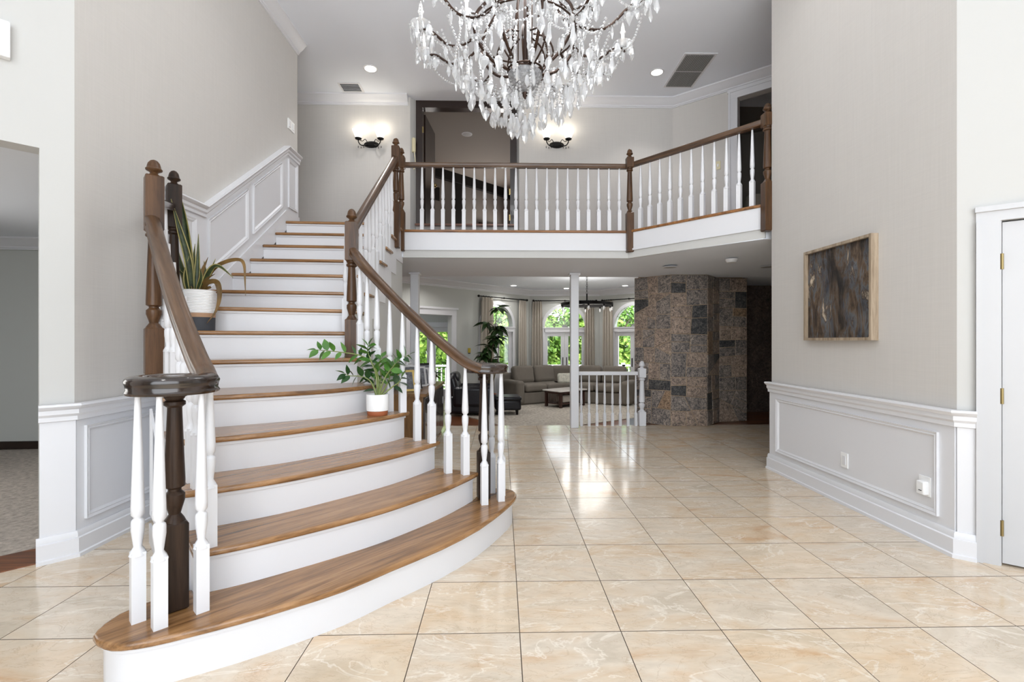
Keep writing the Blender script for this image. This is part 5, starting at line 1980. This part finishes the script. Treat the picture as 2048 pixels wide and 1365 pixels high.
cups = []
lt_ = bpy.data.lights.new('chandelier_bulbs', 'POINT')
lt_.energy = 50
lt_.shadow_soft_size = .5
lt_.color = (.97, .985, 1)
lo_ = bpy.data.objects.new('bulb_light', lt_)
col.objects.link(lo_)
lo_.parent = chd
lo_.location = (0, 0, 4.0 - ZC)


def arm(a, r0, z0, r1, z1, dip, cup_r=.072):
    p = [cyl(r0, a, z0), cyl(r0 + (r1 - r0) * .22, a, z0 - dip * .8), cyl(r0 + (r1 - r0) * .5, a, z0 - dip), cyl(r0 + (r1 - r0) * .78, a, z1 - dip * .25), cyl(r1 - .03, a, z1 - .01), cyl(r1, a, z1 - .005), cyl(r1 + .012, a, z1 - .03)]
    pt_ = catmull(p, 5)
    am = build(MB().tube(pt_, .0095, 7), 'arm', 'bronze', chd)
    for q in pt_[2:-4:2]:
        octa((q.x, q.y, q.z - .012), .014)
        octa((q.x + .008, q.y - .006, q.z + .012), .012)
    c = cyl(r1, a, z1)
    build(MB().lathe([(.006, -.02), (.012, 0), (.03, .004), (cup_r * .8, .014), (cup_r, .03), (cup_r * .93, .032), (cup_r * .7, .02), (.02, .012)], 16, c), 'bobeche', 'bowl', am)
    build(MB().lathe([(.012, .01), (.013, .10), (.009, .104)], 10, c), 'candle', 'candle', am)
    build(MB().lathe([(.007, .10), (.014, .125), (.012, .15), (.003, .185)], 10, c), 'bulb', 'bulb', am)
    for j in range(5):
        b = 2 * PI * j / 5 + a
        drop(c + Vector((cup_r * math.cos(b), cup_r * math.sin(b), .01)), s_=.85)
    q = pt_[len(pt_) // 2]
    drop(q + Vector((0, 0, -.02)))
    drop(pt_[len(pt_) // 4] + Vector((0, 0, -.03)), 1)
    cups.append((c, pt_))
    return am


NA = 12
for i in range(NA):
    a = 2 * PI * i / NA + .13
    arm(a, .35, 3.50 if i % 2 else 3.46, .84 if i % 2 else .74, 3.53 if i % 2 else 3.47, .09)
for i in range(6):
    a = 2 * PI * i / 6 + .4
    arm(a, .22, 3.86, .56, 3.86, .07, .05)
low_ = cups[:NA]
for i in range(NA):
    a_, b_ = low_[i][0], low_[(i + 1) % NA][0]
    strand(a_, b_, .10)
    strand(a_, low_[i][1][4], .07)
    strand(low_[i][1][8], low_[(i + 1) % NA][1][8], .06)
for i in range(ribs):
    a = 2 * PI * i / ribs + .25
    strand(cyl(.16, a, 3.95), cyl(.36, a, 3.55), .05)
    strand(cyl(.36, a, 3.44), cyl(.12, a, 3.08), -.03)
    strand(cyl(.36, a, 3.44), cyl(.36, a + PI / 4, 3.44), .06)
    strand(cyl(.12, a, 3.2), cyl(.03, a, 2.98), .02)
# basket of drops under the bowl
for r_, z, n in ((.50, 3.22, 26), (.42, 3.13, 24), (.33, 3.05, 20), (.24, 2.98, 16), (.15, 2.92, 11), (.07, 2.87, 6), (.0, 2.84, 1)):
    for j in range(n):
        b = 2 * PI * j / n + r_ * 7
        rr_ = r_ * R.uniform(.93, 1.07)
        drop(cyl(rr_, b, z + R.uniform(-.02, .03)), s_=R.uniform(.85, 1.1))
        if j % 2 == 0 and r_ > .1:
            strand(cyl(rr_, b, z + .01), cyl(rr_ * .8 + .08, b, z + .13), .0)
for j in range(NA * 2):
    b = 2 * PI * j / (NA * 2)
    strand(cyl(.50, b, 3.23), cyl(.60, b, 3.42), .02)
# short fringes of small drops on cups, arms and hoops
fr_b = MB()


def small(p, L=.07, W=.034):
    rz_f = R.uniform(0, 3.14)
    fr_b.lathe([(.001, 0), (W * .35, -L * .15), (W * .5, -L * .6), (.001, -L)], 5, p, M_=Matrix.Rotation(rz_f, 3, 'Z') @ Matrix.Diagonal((1, .5, 1)))


for c_u, pt_ in cups:
    for j in range(5):
        b = 2 * PI * j / 5
        small(c_u + Vector((.06 * math.cos(b), .06 * math.sin(b), .02)), R.uniform(.06, .10))
    for q in pt_[4:-3:7]:
        small(q + Vector((0, 0, -.02)), R.uniform(.06, .11), .04)
    fr_b.sphere(c_u + Vector((0, 0, .115)), .022, 8, 5, (1, 1, .6))
for r_, z, n in ((.365, 3.5, 10), (.46, 3.2, 16), (.38, 3.1, 14), (.29, 3.03, 12), (.2, 2.96, 9), (.11, 2.9, 5), (.16, 3.95, 8)):
    for j in range(n):
        small(cyl(r_ * R.uniform(.9, 1.1), 2 * PI * j / n, z + R.uniform(-.03, .05)), R.uniform(.07, .12), .042)
for i in range(ribs):
    a = 2 * PI * i / ribs + .25
    for r_, z in ((.36, 3.42), (.24, 3.74)):
        fr_b.sphere(cyl(r_, a, z), .026, 7, 5, (1, .7, 1))
        small(cyl(r_, a, z - .02), .12, .06)
fo = build(fr_b, 'crystal_fringe', 'crystal', chd, smooth=0)
fo['kind'] = 'stuff'
bo = build(beads, 'bead_strands', 'bead', chd, smooth=0)
bo['kind'] = 'stuff'

# ------------------------------------------------------------------ garden outside the bay
struct(build(MB().box((2, 30, -1.6), (70, 34, .1)), 'floor_garden', 'lawn'), 'lawn outside the bay windows')
struct(build(MB().box((1.5, 15.9, ZF - .12), (12, 3.2, .12)), 'floor_deck', 'deck'), 'wooden deck outside the bay windows')
dr_ = thing('deck_railing', 'white deck railing seen through the bay windows', 'railing', (1.5, 17.2, ZF - .06))
build(MB().box((1.5, 17.2, .40), (11.6, .12, .06)), 'handrail', 'white', dr_)
build(MB().box((1.5, 17.2, ZF + .08), (11.6, .06, .06)), 'bottom_rail', 'white', dr_)
pk = MB().box((0, 0, 0), (.04, .04, .72)).mesh('picket', 'white', smooth=0)
for i in range(78):
    obj('picket', pk, dr_, (-5.75 + i * .15, 0, .41))
for i in range(5):
    build(MB().box((-4.3 + i * 2.9, 17.2, .02), (.12, .12, .95)), 'post', 'white', dr_)


def tree(x, y, hgt, rad, lab, mat, n=4200, seed=1):
    q = random.Random(seed)
    t = thing('tree', lab, 'tree', (x, y, -1.55))
    build(MB().tube(catmull([(x, y, -1.55), (x + .1, y, .2), (x - .1, y + .1, hgt * .5), (x, y, hgt * .75)], 5), [.22 - .009 * i for i in range(16)], 8), 'trunk', 'bark', t)
    for i in range(6):
        a = i * 1.1
        build(MB().tube([(x, y, hgt * .35), (x + rad * .6 * math.cos(a), y + rad * .6 * math.sin(a), hgt * (.55 + .06 * i))], [.08, .02], 6), 'branch', 'bark', t)
    mb = MB()
    blobs = [(Vector((x + q.uniform(-.7, .7) * rad, y + q.uniform(-.6, .6) * rad, hgt * .42 + q.uniform(-.62, .42) * hgt)), rad * q.uniform(.4, .62)) for _ in range(13)]
    for i in range(n):
        c, r_ = q.choice(blobs)
        d = Vector((q.gauss(0, 1), q.gauss(0, 1), q.gauss(0, 1))).normalized()
        p = c + d * r_ * q.uniform(.7, 1.05)
        u = Vector((q.gauss(0, 1), q.gauss(0, 1), q.gauss(0, 1))).normalized()
        w_ = u.cross(d + Vector((.01, .02, .03))).normalized()
        s_ = q.uniform(.07, .15)
        mb.add([p - u * s_, p + w_ * s_ * .6, p + u * s_, p - w_ * s_ * .6], [(0, 1, 2, 3)])
    f = build(mb, 'foliage', mat, t, smooth=0)
    f['kind'] = 'stuff'


tr = [(-7.5, 22, 3.4, 2.4), (-4.2, 21.5, 3.2, 2.3), (-1.0, 22.5, 2.9, 2.0), (1.0, 21.0, 2.7, 1.7), (2.9, 22.0, 3.1, 1.9), (4.8, 21.2, 2.6, 1.7), (6.9, 22.4, 3.0, 2.1), (9.6, 22, 3.4, 2.3), (-2.6, 27, 3.4, 2.7), (2.0, 27, 3.2, 2.7), (6.3, 28, 3.5, 2.9)]
tl = ['leafy tree beyond the sun porch, farthest left', 'leafy tree seen through the sun porch doors', 'leafy tree behind the tall plant', 'leafy tree left of the middle bay window', 'leafy tree filling the middle bay window', 'leafy tree between the middle and right bay windows', 'leafy tree seen through the right bay window', 'leafy tree behind the chimney, farthest right',
      'taller tree in the back row, left', 'taller tree in the back row, centre', 'taller tree in the back row, right']
for i, (x, y, h_, r_) in enumerate(tr):
    tree(x, y, h_, r_, tl[i], 'tree' if i % 2 else 'tree2', 5200 if i < 8 else 3600, i + 3)
